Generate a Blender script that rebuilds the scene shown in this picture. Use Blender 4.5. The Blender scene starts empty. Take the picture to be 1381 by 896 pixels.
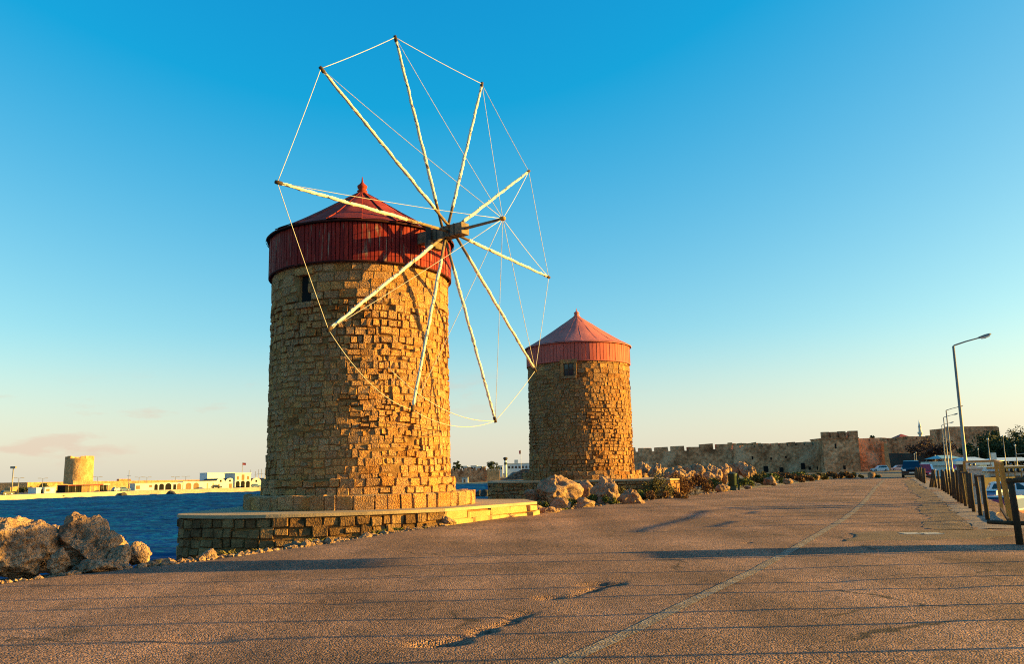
import bpy, bmesh, math, random
import numpy as np
from math import sin, cos, pi, radians, atan2, hypot, sqrt
from mathutils import Vector, Matrix
random.seed(7); rng = np.random.default_rng(7)
scene = bpy.context.scene; col = scene.collection

# ---------------------------------------------------------------- camera
CAM_H, PITCH, ROLL = 1.3, math.atan(190/1150.0), 0.021
cam = bpy.data.cameras.new('camera'); cam.sensor_width = 36.0; cam.lens = 1150/1381*36
cam.clip_start = 0.1; cam.clip_end = 20000
cam_o = bpy.data.objects.new('camera', cam); col.objects.link(cam_o)
Fw = np.array([0, cos(PITCH), sin(PITCH)]); R0 = np.array([1.0, 0, 0]); U0 = np.cross(R0, Fw)
Rw = cos(ROLL)*R0 - sin(ROLL)*U0; Uw = sin(ROLL)*R0 + cos(ROLL)*U0
cam_o.matrix_world = Matrix(((Rw[0], Uw[0], -Fw[0], 0), (Rw[1], Uw[1], -Fw[1], 0), (Rw[2], Uw[2], -Fw[2], CAM_H), (0, 0, 0, 1)))
scene.camera = cam_o
CP = np.array([0, 0, CAM_H])

# ---------------------------------------------------------------- world, sun, exposure
SUN_AZ, SUN_EL = radians(88.5), radians(9.0)      # azimuth clockwise from +Y
SKY_STRENGTH, EXPOSURE = 0.066, 1.9
CLOUD_OFF = (6.8, 3.6, 1.48)
world = bpy.data.worlds.new('World'); scene.world = world; world.use_nodes = True
def build_world():
    nt = world.node_tree; nt.nodes.clear()
    N = nt.nodes.new; L = nt.links.new
    out = N('ShaderNodeOutputWorld'); bg = N('ShaderNodeBackground')
    sky = N('ShaderNodeTexSky'); sky.sky_type = 'NISHITA'; sky.sun_disc = False
    sky.sun_elevation = SUN_EL; sky.sun_rotation = SUN_AZ
    sky.altitude = 0; sky.air_density = 1.0; sky.dust_density = 1.0; sky.ozone_density = 1.0
    # colour response of the whole sky (deep evening blue overhead, cream at the horizon)
    sp = N('ShaderNodeSeparateColor'); L(sky.outputs[0], sp.inputs[0]); cb = N('ShaderNodeCombineColor')
    def mth(op, x, y):
        m = N('ShaderNodeMath'); m.operation = op
        for i, z in enumerate((x, y)):
            if isinstance(z, (int, float)): m.inputs[i].default_value = z
            else: L(z, m.inputs[i])
        return m.outputs[0]
    g_ = 1/(SKY_STRENGTH*2**EXPOSURE)
    r_ = mth('MAXIMUM', mth('MULTIPLY', mth('SUBTRACT', sp.outputs[0], .92), .255*g_), mth('MULTIPLY', sp.outputs[0], .010*g_))
    L(r_, cb.inputs[0])
    L(mth('MULTIPLY', mth('POWER', sp.outputs[1], .950), .2600*g_), cb.inputs[1])
    L(mth('MULTIPLY', mth('POWER', sp.outputs[2], .466), .5105*g_), cb.inputs[2])
    # thin evening clouds low over the horizon
    tc = N('ShaderNodeTexCoord'); sep = N('ShaderNodeSeparateXYZ'); L(tc.outputs['Generated'], sep.inputs[0])
    mp = N('ShaderNodeMapping'); mp.inputs['Scale'].default_value = (1, 1, 3.6); mp.inputs['Location'].default_value = CLOUD_OFF; L(tc.outputs['Generated'], mp.inputs[0])
    n1 = N('ShaderNodeTexNoise'); n1.inputs['Scale'].default_value = 11; n1.inputs['Detail'].default_value = 7; n1.inputs['Roughness'].default_value = 0.55
    L(mp.outputs[0], n1.inputs['Vector'])
    r1 = N('ShaderNodeMapRange'); r1.inputs['From Min'].default_value = 0.56; r1.inputs['From Max'].default_value = 0.66; L(n1.outputs[0], r1.inputs['Value'])
    n2 = N('ShaderNodeTexNoise'); n2.inputs['Scale'].default_value = 1.6; n2.inputs['Detail'].default_value = 1; L(mp.outputs[0], n2.inputs['Vector'])
    r2 = N('ShaderNodeMapRange'); r2.inputs['From Min'].default_value = 0.46; r2.inputs['From Max'].default_value = 0.58; L(n2.outputs[0], r2.inputs['Value'])
    up = N('ShaderNodeMapRange'); up.inputs['From Min'].default_value = 0.01; up.inputs['From Max'].default_value = 0.03; L(sep.outputs[2], up.inputs['Value'])
    dn = N('ShaderNodeMapRange'); dn.inputs['From Min'].default_value = 0.12; dn.inputs['From Max'].default_value = 0.075; L(sep.outputs[2], dn.inputs['Value'])
    def mul(a, b):
        m = N('ShaderNodeMath'); m.operation = 'MULTIPLY'; L(a, m.inputs[0])
        if isinstance(b, float): m.inputs[1].default_value = b
        else: L(b, m.inputs[1])
        return m.outputs[0]
    k = mul(mul(mul(mul(r1.outputs[0], r2.outputs[0]), up.outputs[0]), dn.outputs[0]), 0.42)
    mix = N('ShaderNodeMix'); mix.data_type = 'RGBA'; L(k, mix.inputs['Factor']); 
    el_ = mth('ARCSINE', sep.outputs[2], 0); hz = N('ShaderNodeMapRange'); hz.interpolation_type = 'SMOOTHSTEP'; L(el_, hz.inputs['Value'])
    hz.inputs['From Min'].default_value = -.02; hz.inputs['From Max'].default_value = .17; hz.inputs['To Min'].default_value = .72; hz.inputs['To Max'].default_value = 0
    glow = N('ShaderNodeMix'); glow.data_type = 'RGBA'; L(hz.outputs[0], glow.inputs['Factor']); L(cb.outputs[0], glow.inputs[6]); glow.inputs[7].default_value = (.94*g_, .80*g_, .57*g_, 1)
    L(glow.outputs[2], mix.inputs[6])
    mix.inputs[7].default_value = (.80*g_, .52*g_, .40*g_, 1)
    L(mix.outputs[2], bg.inputs['Color'])
    bg.inputs['Strength'].default_value = SKY_STRENGTH
    L(bg.outputs[0], out.inputs[0])
build_world()
sun = bpy.data.lights.new('sun', 'SUN'); sun.energy = 4.6; sun.angle = radians(0.5); sun.color = (1.0, 0.63, 0.10)
sun_o = bpy.data.objects.new('sun', sun); col.objects.link(sun_o)
SUN_DIR = Vector((sin(SUN_AZ)*cos(SUN_EL), cos(SUN_AZ)*cos(SUN_EL), sin(SUN_EL)))
sun_o.rotation_euler = SUN_DIR.to_track_quat('Z', 'Y').to_euler(); sun_o.location = SUN_DIR*60
vs = scene.view_settings; vs.view_transform = 'Standard'; vs.look = 'None'; vs.gamma = 1.0; vs.use_curve_mapping = False
vs.exposure = EXPOSURE
scene.cycles.filter_width = 1.1; scene.cycles.use_denoising = False

# ---------------------------------------------------------------- helpers: survey of the photograph (pixel + real distance -> place)
def ray(x, y): return Fw + (x-690.5)/1150*Rw - (y-448)/1150*Uw
def atY(x, y, Y):
    d = ray(x, y); return CP + d*(Y/d[1])
def atz(x, y, z=0.0):
    d = ray(x, y); return CP + d*((z-CAM_H)/d[2])
def ptx(x, Y, z=0.0, y=640): return np.array([atY(x, y, Y)[0], Y, z])
KM = 0.49                                         # the mole runs along X = t + KM*Y
def XT(t, Y): return t + KM*Y

# ---------------------------------------------------------------- helpers: noise
def _h(i, j, k, s):
    n = (i.astype(np.int64)*374761393 + j.astype(np.int64)*668265263 + k.astype(np.int64)*2147483647 + s*974634777) & 0xffffffff
    n = ((n ^ (n >> 13))*1274126177) & 0xffffffff
    n = ((n ^ (n >> 16))*2246822519) & 0xffffffff
    return ((n ^ (n >> 15)) & 0xffffff)/float(0xffffff)
def vnoise(P, f, s=0):
    P = np.asarray(P, float)*f; I = np.floor(P); F = P-I; F = F*F*(3-2*F); I = I.astype(int); r = 0
    for a in (0, 1):
        for b in (0, 1):
            for c in (0, 1):
                w = (F[:, 0] if a else 1-F[:, 0])*(F[:, 1] if b else 1-F[:, 1])*(F[:, 2] if c else 1-F[:, 2])
                r = r + w*_h(I[:, 0]+a, I[:, 1]+b, I[:, 2]+c, s)
    return r*2-1
def fbm(P, f, o=4, s=0, g=0.5):
    r = 0; a = 1.0
    for k in range(o): r = r + a*vnoise(P, f*2.03**k, s+k*17); a *= g
    return r
def worley(P, f, s=0):
    P = np.asarray(P, float)*f; I = np.floor(P).astype(int); d = np.full(len(P), 9.0)
    for a in (-1, 0, 1):
        for b in (-1, 0, 1):
            for c in (-1, 0, 1):
                J = I+np.array([a, b, c])
                q = J+np.stack([_h(J[:, 0], J[:, 1], J[:, 2], s+m) for m in (1, 2, 3)], -1)
                d = np.minimum(d, ((q-P)**2).sum(1))
    return np.sqrt(d)

# ---------------------------------------------------------------- helpers: objects
ORG = {}                                           # world origin of every object that parents others
def link(o, parent=None):
    col.objects.link(o)
    if parent is not None: o.parent = parent
    return o
def org(o):
    return ORG.get(o.name, np.zeros(3)) if o is not None else np.zeros(3)
def tag(o, label, cat, group=None):
    o['label'] = label; o['category'] = cat
    if group: o['group'] = group
    return o
def thing(name, label, cat, loc=(0, 0, 0), rz=0.0, group=None):
    o = bpy.data.objects.new(name, None); o.empty_display_size = 0.2; link(o)
    o.location = loc; o.rotation_euler = (0, 0, rz); ORG[o.name] = np.array(loc, float)
    return tag(o, label, cat, group)
def mesh_obj(name, v, f, m, parent=None, smooth=False, local=False):
    me = bpy.data.meshes.new(name); v = np.asarray(v, float)
    if parent is not None and not local: v = v-org(parent)
    me.from_pydata(v.tolist(), [], f); 
    if isinstance(m, (list, tuple)):
        for q in m: me.materials.append(q)
    else: me.materials.append(m)
    if smooth: me.polygons.foreach_set('use_smooth', [True]*len(me.polygons))
    me.update()
    o = bpy.data.objects.new(name, me); link(o, parent)
    ORG[o.name] = org(parent)
    return o
def grid_obj(name, V, m, parent=None, smooth=True, local=False):
    r, c = V.shape[:2]; i = np.arange(r*c).reshape(r, c)
    f = np.stack([i[:-1, :-1], i[:-1, 1:], i[1:, 1:], i[1:, :-1]], -1).reshape(-1, 4)
    me = bpy.data.meshes.new(name); v = V.reshape(-1, 3) - (0 if local else org(parent))
    me.vertices.add(len(v)); me.vertices.foreach_set('co', v.ravel())
    me.loops.add(f.size); me.loops.foreach_set('vertex_index', f.ravel().astype(np.int32))
    me.polygons.add(len(f)); me.polygons.foreach_set('loop_start', (np.arange(len(f))*4).astype(np.int32))
    me.update(calc_edges=True); me.validate(); me.materials.append(m)
    me.polygons.foreach_set('use_smooth', [smooth]*len(me.polygons))
    o = bpy.data.objects.new(name, me); link(o, parent); ORG[o.name] = org(parent)
    return o
class MB:
    def __init__(s): s.v = []; s.f = []
    def add(s, v, f):
        b = len(s.v); s.v += [tuple(map(float, q)) for q in v]; s.f += [tuple(b+i for i in q) for q in f]; return s
    def box(s, c, d, rz=0.0, taper=1.0):
        x, y, z = np.array(d)/2; P = []
        for k, sz in ((taper, 1), (1.0, -1)):
            for a, b in ((-1, -1), (1, -1), (1, 1), (-1, 1)):
                px, py = a*x*k, b*y*k
                P.append((c[0]+px*cos(rz)-py*sin(rz), c[1]+px*sin(rz)+py*cos(rz), c[2]+sz*z))
        return s.add(P, [(0, 1, 2, 3), (7, 6, 5, 4), (4, 5, 1, 0), (5, 6, 2, 1), (6, 7, 3, 2), (7, 4, 0, 3)])
    def boxz(s, x0, x1, y0, y1, z0, z1): return s.box(((x0+x1)/2, (y0+y1)/2, (z0+z1)/2), (x1-x0, y1-y0, z1-z0))
    def bar(s, p, q, w, h=None, up=(0, 0, 1)):
        h = h or w; p = np.array(p, float); q = np.array(q, float); d = q-p; d /= np.linalg.norm(d)
        u = np.array(up, float)
        if abs(d@u) > .98: u = np.array([1.0, 0, 0])
        a = np.cross(d, u); a /= np.linalg.norm(a); b = np.cross(a, d)
        P = [e+a*i*w/2+b*j*h/2 for e in (p, q) for i, j in ((-1, -1), (1, -1), (1, 1), (-1, 1))]
        return s.add(P, [(3, 2, 1, 0), (4, 5, 6, 7), (0, 1, 5, 4), (1, 2, 6, 5), (2, 3, 7, 6), (3, 0, 4, 7)])
    def tube(s, pts, rad, n=8, cap=True):
        pts = np.asarray(pts, float); m = len(pts); rad = np.broadcast_to(rad, m)
        d = np.gradient(pts, axis=0); d /= np.linalg.norm(d, axis=1)[:, None]+1e-12
        u = np.array([0, 0, 1.0]) if abs(d[0, 2]) < .9 else np.array([1.0, 0, 0]); P = []
        for i in range(m):
            a = np.cross(d[i], u); a /= np.linalg.norm(a); b = np.cross(a, d[i]); u = b
            for k in range(n):
                t = 2*pi*k/n; P.append(pts[i]+rad[i]*(cos(t)*a+sin(t)*b))
        F = [(i*n+k, i*n+(k+1) % n, (i+1)*n+(k+1) % n, (i+1)*n+k) for i in range(m-1) for k in range(n)]
        if cap: F += [tuple(range(n-1, -1, -1)), tuple((m-1)*n+k for k in range(n))]
        return s.add(P, F)
    def cyl(s, p, q, r0, r1=None, n=10): return s.tube([p, q], [r0, r0 if r1 is None else r1], n)
    def lathe(s, prof, c=(0, 0, 0), n=32, cap=True):
        P = [(c[0]+r*cos(2*pi*k/n), c[1]+r*sin(2*pi*k/n), c[2]+z) for r, z in prof for k in range(n)]
        m = len(prof)
        F = [(i*n+k, i*n+(k+1) % n, (i+1)*n+(k+1) % n, (i+1)*n+k) for i in range(m-1) for k in range(n)]
        if cap: F += [tuple(range(n-1, -1, -1)), tuple((m-1)*n+k for k in range(n))]
        return s.add(P, F)
    def prism(s, poly, z0, z1):
        n = len(poly); P = [(x, y, z0) for x, y in poly]+[(x, y, z1) for x, y in poly]
        return s.add(P, [tuple(range(n-1, -1, -1)), tuple(range(n, 2*n))]+[(i, (i+1) % n, n+(i+1) % n, n+i) for i in range(n)])
    def plate(s, poly, o, ux, un, th):              # polygon (u, z) standing on a plane through o, extruded along un
        o = np.array(o, float); ux = np.array(ux, float); un = np.array(un, float); n = len(poly)
        P = [o+ux*a+np.array([0, 0, b]) for a, b in poly]; P += [p+un*th for p in P]
        return s.add(P, [tuple(range(n-1, -1, -1)), tuple(range(n, 2*n))]+[(i, (i+1) % n, n+(i+1) % n, n+i) for i in range(n)])
    def build(s, name, m, parent=None, smooth=False, local=False):
        return mesh_obj(name, s.v, s.f, m, parent, smooth, local)

# ---------------------------------------------------------------- helpers: materials
MATS = {}
def pmat(name, cols, scale=3.0, rough=0.8, rand=0.0, bump=(), fine=0.25, fine_scale=40.0, stretch=(1, 1, 1), spec=0.3, metal=0.0,
         detail=5, spots=None, contrast=(0.3, 0.7), coat=0.0, rough_var=0.0):
    m = bpy.data.materials.new(name); m.use_nodes = True; nt = m.node_tree; N = nt.nodes.new; L = nt.links.new
    b = nt.nodes['Principled BSDF']; b.inputs['Roughness'].default_value = rough; b.inputs['Metallic'].default_value = metal
    b.inputs['Specular IOR Level'].default_value = spec; b.inputs['Coat Weight'].default_value = coat
    g = N('ShaderNodeNewGeometry'); mp = N('ShaderNodeMapping'); mp.inputs['Scale'].default_value = stretch; L(g.outputs['Position'], mp.inputs[0])
    n = N('ShaderNodeTexNoise'); n.inputs['Scale'].default_value = scale; n.inputs['Detail'].default_value = detail; L(mp.outputs[0], n.inputs['Vector'])
    mr = N('ShaderNodeMapRange'); mr.inputs['From Min'].default_value = contrast[0]; mr.inputs['From Max'].default_value = contrast[1]; L(n.outputs[0], mr.inputs['Value'])
    fac = mr.outputs[0]
    def math2(op, a, c):
        q = N('ShaderNodeMath'); q.operation = op
        for i, z in enumerate((a, c)):
            if isinstance(z, (int, float)): q.inputs[i].default_value = z
            else: L(z, q.inputs[i])
        return q.outputs[0]
    if rand > 0:
        oi = N('ShaderNodeObjectInfo'); r = math2('FRACT', math2('ADD', oi.outputs['Random'], g.outputs['Random Per Island']), 0)
        fac = math2('ADD', math2('MULTIPLY', fac, 1-rand), math2('MULTIPLY', r, rand))
    cr = N('ShaderNodeValToRGB'); el = cr.color_ramp.elements
    while len(el) < len(cols): el.new(0.5)
    for i, c in enumerate(cols): el[i].position = i/max(1, len(cols)-1); el[i].color = (*c, 1)
    L(fac, cr.inputs[0]); c = cr.outputs[0]
    if fine > 0:
        n2 = N('ShaderNodeTexNoise'); n2.inputs['Scale'].default_value = fine_scale; n2.inputs['Detail'].default_value = 3; L(mp.outputs[0], n2.inputs['Vector'])
        m2 = N('ShaderNodeMapRange'); m2.inputs['From Min'].default_value = .3; m2.inputs['From Max'].default_value = .7
        m2.inputs['To Min'].default_value = 1-fine; m2.inputs['To Max'].default_value = 1+fine; L(n2.outputs[0], m2.inputs['Value'])
        vm = N('ShaderNodeVectorMath'); vm.operation = 'SCALE'; L(c, vm.inputs[0]); L(m2.outputs[0], vm.inputs['Scale']); c = vm.outputs[0]
    if spots:                                        # (colour, noise scale, from, to, stretch)
        n3 = N('ShaderNodeTexNoise'); n3.inputs['Scale'].default_value = spots[1]; n3.inputs['Detail'].default_value = 4
        mp3 = N('ShaderNodeMapping'); mp3.inputs['Scale'].default_value = spots[4] if len(spots) > 4 else (1, 1, 1); L(g.outputs['Position'], mp3.inputs[0]); L(mp3.outputs[0], n3.inputs['Vector'])
        m3 = N('ShaderNodeMapRange'); m3.inputs['From Min'].default_value = spots[2]; m3.inputs['From Max'].default_value = spots[3]; L(n3.outputs[0], m3.inputs['Value'])
        mx = N('ShaderNodeMix'); mx.data_type = 'RGBA'; L(m3.outputs[0], mx.inputs['Factor']); L(c, mx.inputs[6]); mx.inputs[7].default_value = (*spots[0], 1); c = mx.outputs[2]
    L(c, b.inputs['Base Color'])
    prev = None
    for kind, sc, dist, st in bump:
        if kind == 'voronoi':
            t = N('ShaderNodeTexVoronoi'); t.inputs['Scale'].default_value = sc; o = t.outputs['Distance']
        else:
            t = N('ShaderNodeTexNoise'); t.inputs['Scale'].default_value = sc; t.inputs['Detail'].default_value = 6; t.inputs['Roughness'].default_value = .6; o = t.outputs[0]
        L(mp.outputs[0], t.inputs['Vector'])
        bp = N('ShaderNodeBump'); bp.inputs['Distance'].default_value = dist; bp.inputs['Strength'].default_value = st; L(o, bp.inputs['Height'])
        if prev: L(prev, bp.inputs['Normal'])
        prev = bp.outputs[0]
    if prev: L(prev, b.inputs['Normal'])
    MATS[name] = m; return m

M_stone = pmat('weathered_sandstone', [(.21, .086, .028), (.50, .215, .062), (.44, .235, .118), (.62, .285, .088), (.56, .30, .145), (.76, .41, .165)], 1.1, .9, .55, (('noise', 14, .05, .9), ('voronoi', 26, .055, 1.0), ('noise', 60, .025, 1.0)), .55, 34, spec=.15)
M_stone2 = pmat('brown_rubble_stone', [(.18, .072, .025), (.42, .175, .055), (.37, .20, .10), (.53, .24, .08), (.68, .35, .14)], 1.2, .9, .55, (('noise', 10, .08, .95), ('voronoi', 20, .08, 1.0), ('noise', 50, .03, 1.0)), .55, 28, spec=.15)
M_stone_dark = pmat('dark_platform_stone', [(.07, .035, .016), (.15, .075, .032), (.25, .135, .058), (.38, .215, .095)], 2.0, .9, .5, (('noise', 10, .05, .9), ('voronoi', 24, .02, .7)), .35, 28, spec=.15)  # darker stone for the curved front wall of the near platform
M_mortar = pmat('lime_mortar', [(.17, .082, .03), (.30, .155, .058)], 5, .95, 0, (('noise', 20, .03, .9),), .3, 60, spec=.1)
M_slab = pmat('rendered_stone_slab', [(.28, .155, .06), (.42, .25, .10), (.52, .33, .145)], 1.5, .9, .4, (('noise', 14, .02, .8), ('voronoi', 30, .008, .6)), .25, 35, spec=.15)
M_pave = pmat('worn_stone_paving', [(.24, .16, .095), (.36, .25, .15), (.42, .30, .19)], 1.2, .9, .2, (('noise', 18, .012, .8),), .2, 40, spec=.2)
M_rock = pmat('pitted_limestone', [(.14, .072, .040), (.28, .16, .095), (.38, .225, .135), (.48, .30, .19)], 3.0, .92, .25, (('noise', 14, .05, .9), ('voronoi', 30, .035, .9), ('noise', 70, .01, .8)), .35, 26, spec=.15)
M_rock_dark = pmat('wet_dark_rock', [(.02, .018, .016), (.06, .05, .045)], 2.0, .7, .3, (('noise', 3, .2, .8),), .3, 8)
M_red = pmat('worn_red_paint', [(.11, .011, .010), (.20, .016, .013), (.27, .024, .016)], 3, .7, .5, (('noise', 30, .006, .7),), .25, 20, stretch=(1, 1, .25), spots=((.26, .17, .12), 7.0, .58, .68, (2.2, 2.2, .22)), spec=.12)
M_redroof = pmat('red_roof_paint', [(.16, .018, .011), (.25, .03, .016), (.33, .045, .022)], 2.5, .75, .25, (('noise', 6, .02, .5),), .15, 18, spots=((.16, .03, .018), 3.0, .58, .70), spec=.12)
M_red2 = pmat('faded_red_paint', [(.38, .07, .05), (.45, .09, .065), (.52, .115, .085)], 2, .8, .3, (('noise', 20, .006, .6),), .12, 12, stretch=(1, 1, .3), spec=.3)
M_red2roof = pmat('faded_red_roof_paint', [(.42, .10, .08), (.48, .125, .10), (.53, .15, .12)], 1.0, .8, .15, (('noise', 5, .02, .5),), .12, 14, spec=.3)
M_dark = pmat('dark_interior', [(.004, .003, .003), (.007, .006, .005)], 2, .95, 0, (), 0)
M_wood = pmat('grey_brown_beam_wood', [(.10, .065, .04), (.18, .12, .075), (.26, .18, .115)], 6, .8, .2, (('noise', 40, .008, .8),), .25, 50, spec=.2)
M_iron = pmat('dark_iron', [(.03, .026, .024), (.06, .045, .035)], 10, .6, 0, (), .2, 40, metal=.4)
M_canvas = pmat('furled_cream_canvas', [(.55, .50, .40), (.68, .62, .50), (.76, .70, .58)], 7, .85, .1, (('noise', 30, .02, .8),), .12, 60, spec=.15)
M_rope = pmat('pale_rope', [(.45, .40, .33), (.62, .56, .47)], 20, .85, 0, (), .1, 90)
M_post = pmat('tarred_wooden_post', [(.03, .018, .011), (.06, .034, .018), (.11, .062, .03)], 5, .8, .4, (('noise', 30, .012, .8),), .3, 50, stretch=(1, 1, .3), spec=.2)
M_yellow = pmat('weathered_yellow_timber', [(.34, .15, .025), (.48, .225, .04)], 4, .7, .2, (('noise', 30, .008, .7),), .2, 40, stretch=(1, 1, .4))
M_steel = pmat('galvanised_pole', [(.20, .175, .145), (.29, .255, .215)], 4, .5, .1, (), .12, 30, metal=.35)
M_white = pmat('white_plaster', [(.50, .47, .41), (.62, .59, .53)], .8, .8, .1, (), .06, 6)
M_whitebrt = pmat('white_gloss', [(.74, .74, .74), (.82, .82, .82)], 2, .35, 0, (), .03, 20, spec=.5)
M_bluewhite = pmat('pale_blue_paint', [(.42, .50, .56), (.52, .60, .65)], 1.5, .6, .1, (), .08, 10)
M_teal = pmat('teal_roof', [(.18, .33, .36), (.25, .42, .45)], 1.5, .6, .1, (), .08, 10)
M_brown = pmat('brown_door', [(.16, .085, .035), (.23, .13, .055)], 2, .7, .2, (), .15, 10)
M_roofdk = pmat('dark_red_tile', [(.09, .03, .022), (.14, .045, .03)], 2, .8, .2, (), .2, 8)
M_awn = pmat('red_awning', [(.32, .04, .03), (.40, .06, .04)], 2, .7, .2, (), .1, 10)
M_fort = pmat('fort_stone', [(.28, .15, .06), (.40, .225, .10), (.46, .28, .14)], .5, .9, .2, (('noise', 1.2, .3, .8),), .3, 2.2)
M_wall = pmat('city_wall_stone', [(.16, .066, .03), (.36, .165, .08), (.50, .24, .12), (.58, .30, .16)], .3, .95, .1, (('noise', .9, .5, .9), ('voronoi', 1.3, .25, .7)), .45, 1.3, spots=((.56, .33, .19), .16, .54, .66), spec=.1, detail=8)
M_tarmac_far = pmat('far_tarmac', [(.075, .058, .045), (.10, .078, .06)], .3, .9, 0, (), .1, 3)
M_quay = pmat('quay_concrete', [(.30, .25, .18), (.42, .35, .26)], .4, .9, .1, (('noise', 2, .1, .6),), .2, 3)
M_leafdk = pmat('dark_foliage', [(.018, .028, .010), (.035, .048, .016), (.06, .07, .025)], 1.2, .75, .5, (), .2, 8, spec=.2)
M_leafgr = pmat('green_shrub_leaves', [(.045, .06, .012), (.085, .10, .022), (.14, .13, .035)], 5, .75, .55, (), .2, 20, spec=.2)
M_leafrust = pmat('rust_shrub_leaves', [(.07, .032, .014), (.13, .055, .022), (.17, .09, .03)], 5, .8, .55, (), .2, 20, spec=.2)
M_leafolive = pmat('olive_shrub_leaves', [(.06, .055, .016), (.11, .085, .026), (.15, .115, .04)], 5, .8, .55, (), .2, 20, spec=.2)
M_leafred = pmat('brown_tree_leaves', [(.05, .022, .016), (.085, .038, .025)], 1.5, .8, .5, (), .2, 8)
M_twig = pmat('twig', [(.06, .04, .025), (.10, .07, .04)], 8, .9, 0, (), .2, 30)
M_glass = pmat('dark_glass', [(.015, .018, .022), (.025, .03, .035)], 1, .08, 0, (), 0, spec=.6)
M_tyre = pmat('tyre_rubber', [(.015, .015, .015), (.022, .022, .022)], 5, .85, 0, (), 0)
M_rim = pmat('wheel_alloy', [(.35, .35, .36), (.45, .45, .46)], 5, .4, 0, (), 0, metal=.7)
M_lampglass = pmat('headlamp_glass', [(.7, .7, .7), (.78, .78, .78)], 5, .15, 0, (), 0, spec=.6)
M_bin = pmat('green_bin_paint', [(.02, .035, .018), (.035, .05, .025)], 3, .6, 0, (), .2, 20)
M_cab = pmat('grey_cabinet_paint', [(.36, .33, .28), (.46, .42, .36)], 3, .6, .1, (), .15, 12, spots=((.25, .12, .05), 4, .6, .7))
M_cabdk = pmat('dark_cabinet_paint', [(.035, .028, .022), (.06, .045, .035)], 3, .6, 0, (), .2, 12)
M_signred = pmat('sign_red', [(.5, .03, .03), (.55, .04, .04)], 2, .4, 0, (), 0)
M_signblue = pmat('sign_blue', [(.04, .05, .40), (.05, .06, .45)], 2, .4, 0, (), 0)
M_signyel = pmat('sign_plate', [(.62, .55, .33), (.68, .6, .38)], 2, .5, 0, (), 0)
M_soil = pmat('stony_soil', [(.13, .09, .055), (.22, .16, .10), (.30, .23, .15)], 1.5, .95, 0, (('noise', 7, .08, .9), ('voronoi', 16, .03, .8)), .35, 14)
def car_paint(n, c): return pmat(n, [tuple(x*.95 for x in c), c], 1, .3, 0, (), .03, 10, spec=.5, coat=.6)
M_cwhite = car_paint('white_car_paint', (.72, .74, .76)); M_cdark = car_paint('dark_car_paint', (.006, .007, .010))
M_cred = car_paint('red_car_paint', (.36, .02, .02)); M_csilver = car_paint('silver_car_paint', (.42, .44, .47)); M_cblue = car_paint('blue_car_paint', (.10, .16, .24))

# ================================================================ THE SETTING
SEA_Z = -3.7
def structure(o, kind='structure'): o['kind'] = kind; return o
def water_material():
    m = bpy.data.materials.new('choppy_sea'); m.use_nodes = True; nt = m.node_tree; N = nt.nodes.new; L = nt.links.new
    nt.nodes.remove(nt.nodes['Principled BSDF']); out = nt.nodes['Material Output']
    df = N('ShaderNodeBsdfDiffuse'); gl = N('ShaderNodeBsdfGlossy'); gl.inputs['Roughness'].default_value = .28; ms = N('ShaderNodeMixShader'); ms.inputs[0].default_value = .055
    L(df.outputs[0], ms.inputs[1]); L(gl.outputs[0], ms.inputs[2]); L(ms.outputs[0], out.inputs['Surface'])
    g = N('ShaderNodeNewGeometry'); mp = N('ShaderNodeMapping'); mp.inputs['Rotation'].default_value = (0, 0, .35); mp.inputs['Scale'].default_value = (.55, 1, 1); L(g.outputs['Position'], mp.inputs[0])
    prev = None
    for sc, dist, st in ((.35, .8, .8), (1.1, .5, .9), (3.2, .16, .8)):
        n = N('ShaderNodeTexNoise'); n.inputs['Scale'].default_value = sc; n.inputs['Detail'].default_value = 3; L(mp.outputs[0], n.inputs['Vector'])
        bp = N('ShaderNodeBump'); bp.inputs['Distance'].default_value = dist; bp.inputs['Strength'].default_value = st; L(n.outputs[0], bp.inputs['Height'])
        if prev: L(prev, bp.inputs['Normal'])
        prev = bp.outputs[0]
    L(prev, df.inputs['Normal']); L(prev, gl.inputs['Normal'])
    n = N('ShaderNodeTexNoise'); n.inputs['Scale'].default_value = .05; n.inputs['Detail'].default_value = 4; L(g.outputs['Position'], n.inputs['Vector'])
    n5 = N('ShaderNodeTexNoise'); n5.inputs['Scale'].default_value = .9; n5.inputs['Detail'].default_value = 4; L(mp.outputs[0], n5.inputs['Vector'])
    mxn = N('ShaderNodeMix'); mxn.inputs['Factor'].default_value = .6; L(n.outputs[0], mxn.inputs[2]); L(n5.outputs[0], mxn.inputs[3])
    cr = N('ShaderNodeValToRGB'); e = cr.color_ramp.elements; e[0].position = .35; e[0].color = (.001, .018, .072, 1); e[1].position = .68; e[1].color = (.003, .105, .27, 1); L(mxn.outputs[0], cr.inputs[0])
    L(cr.outputs[0], df.inputs['Color'])
    return m
M_sea = water_material()
def wave_sheet():
    xs = np.arange(-260, 45, .8); ys = np.arange(8, 440, .8)
    X, Y = np.meshgrid(xs, ys); P = np.stack([X.ravel()*.6+Y.ravel()*.25, Y.ravel()*1.1-X.ravel()*.2, np.zeros(X.size)], -1)
    Z = .16*vnoise(P, .33, 3)+.11*vnoise(P, .75, 5)+.05*vnoise(P, 1.6, 8)
    edge = np.clip(np.minimum.reduce([X.ravel()+260, 45-X.ravel(), Y.ravel()-8, 440-Y.ravel()])/6, 0, 1)
    V = np.stack([X, Y, (SEA_Z+Z*edge).reshape(X.shape)], -1)
    structure(grid_obj('sea', V, M_sea))
wave_sheet()
structure(MB().add([(-9000, -9000, -4.15), (9000, -9000, -4.15), (9000, 9000, -4.15), (-9000, 9000, -4.15)], [(0, 1, 2, 3)]).build('open_water', M_sea))

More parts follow.
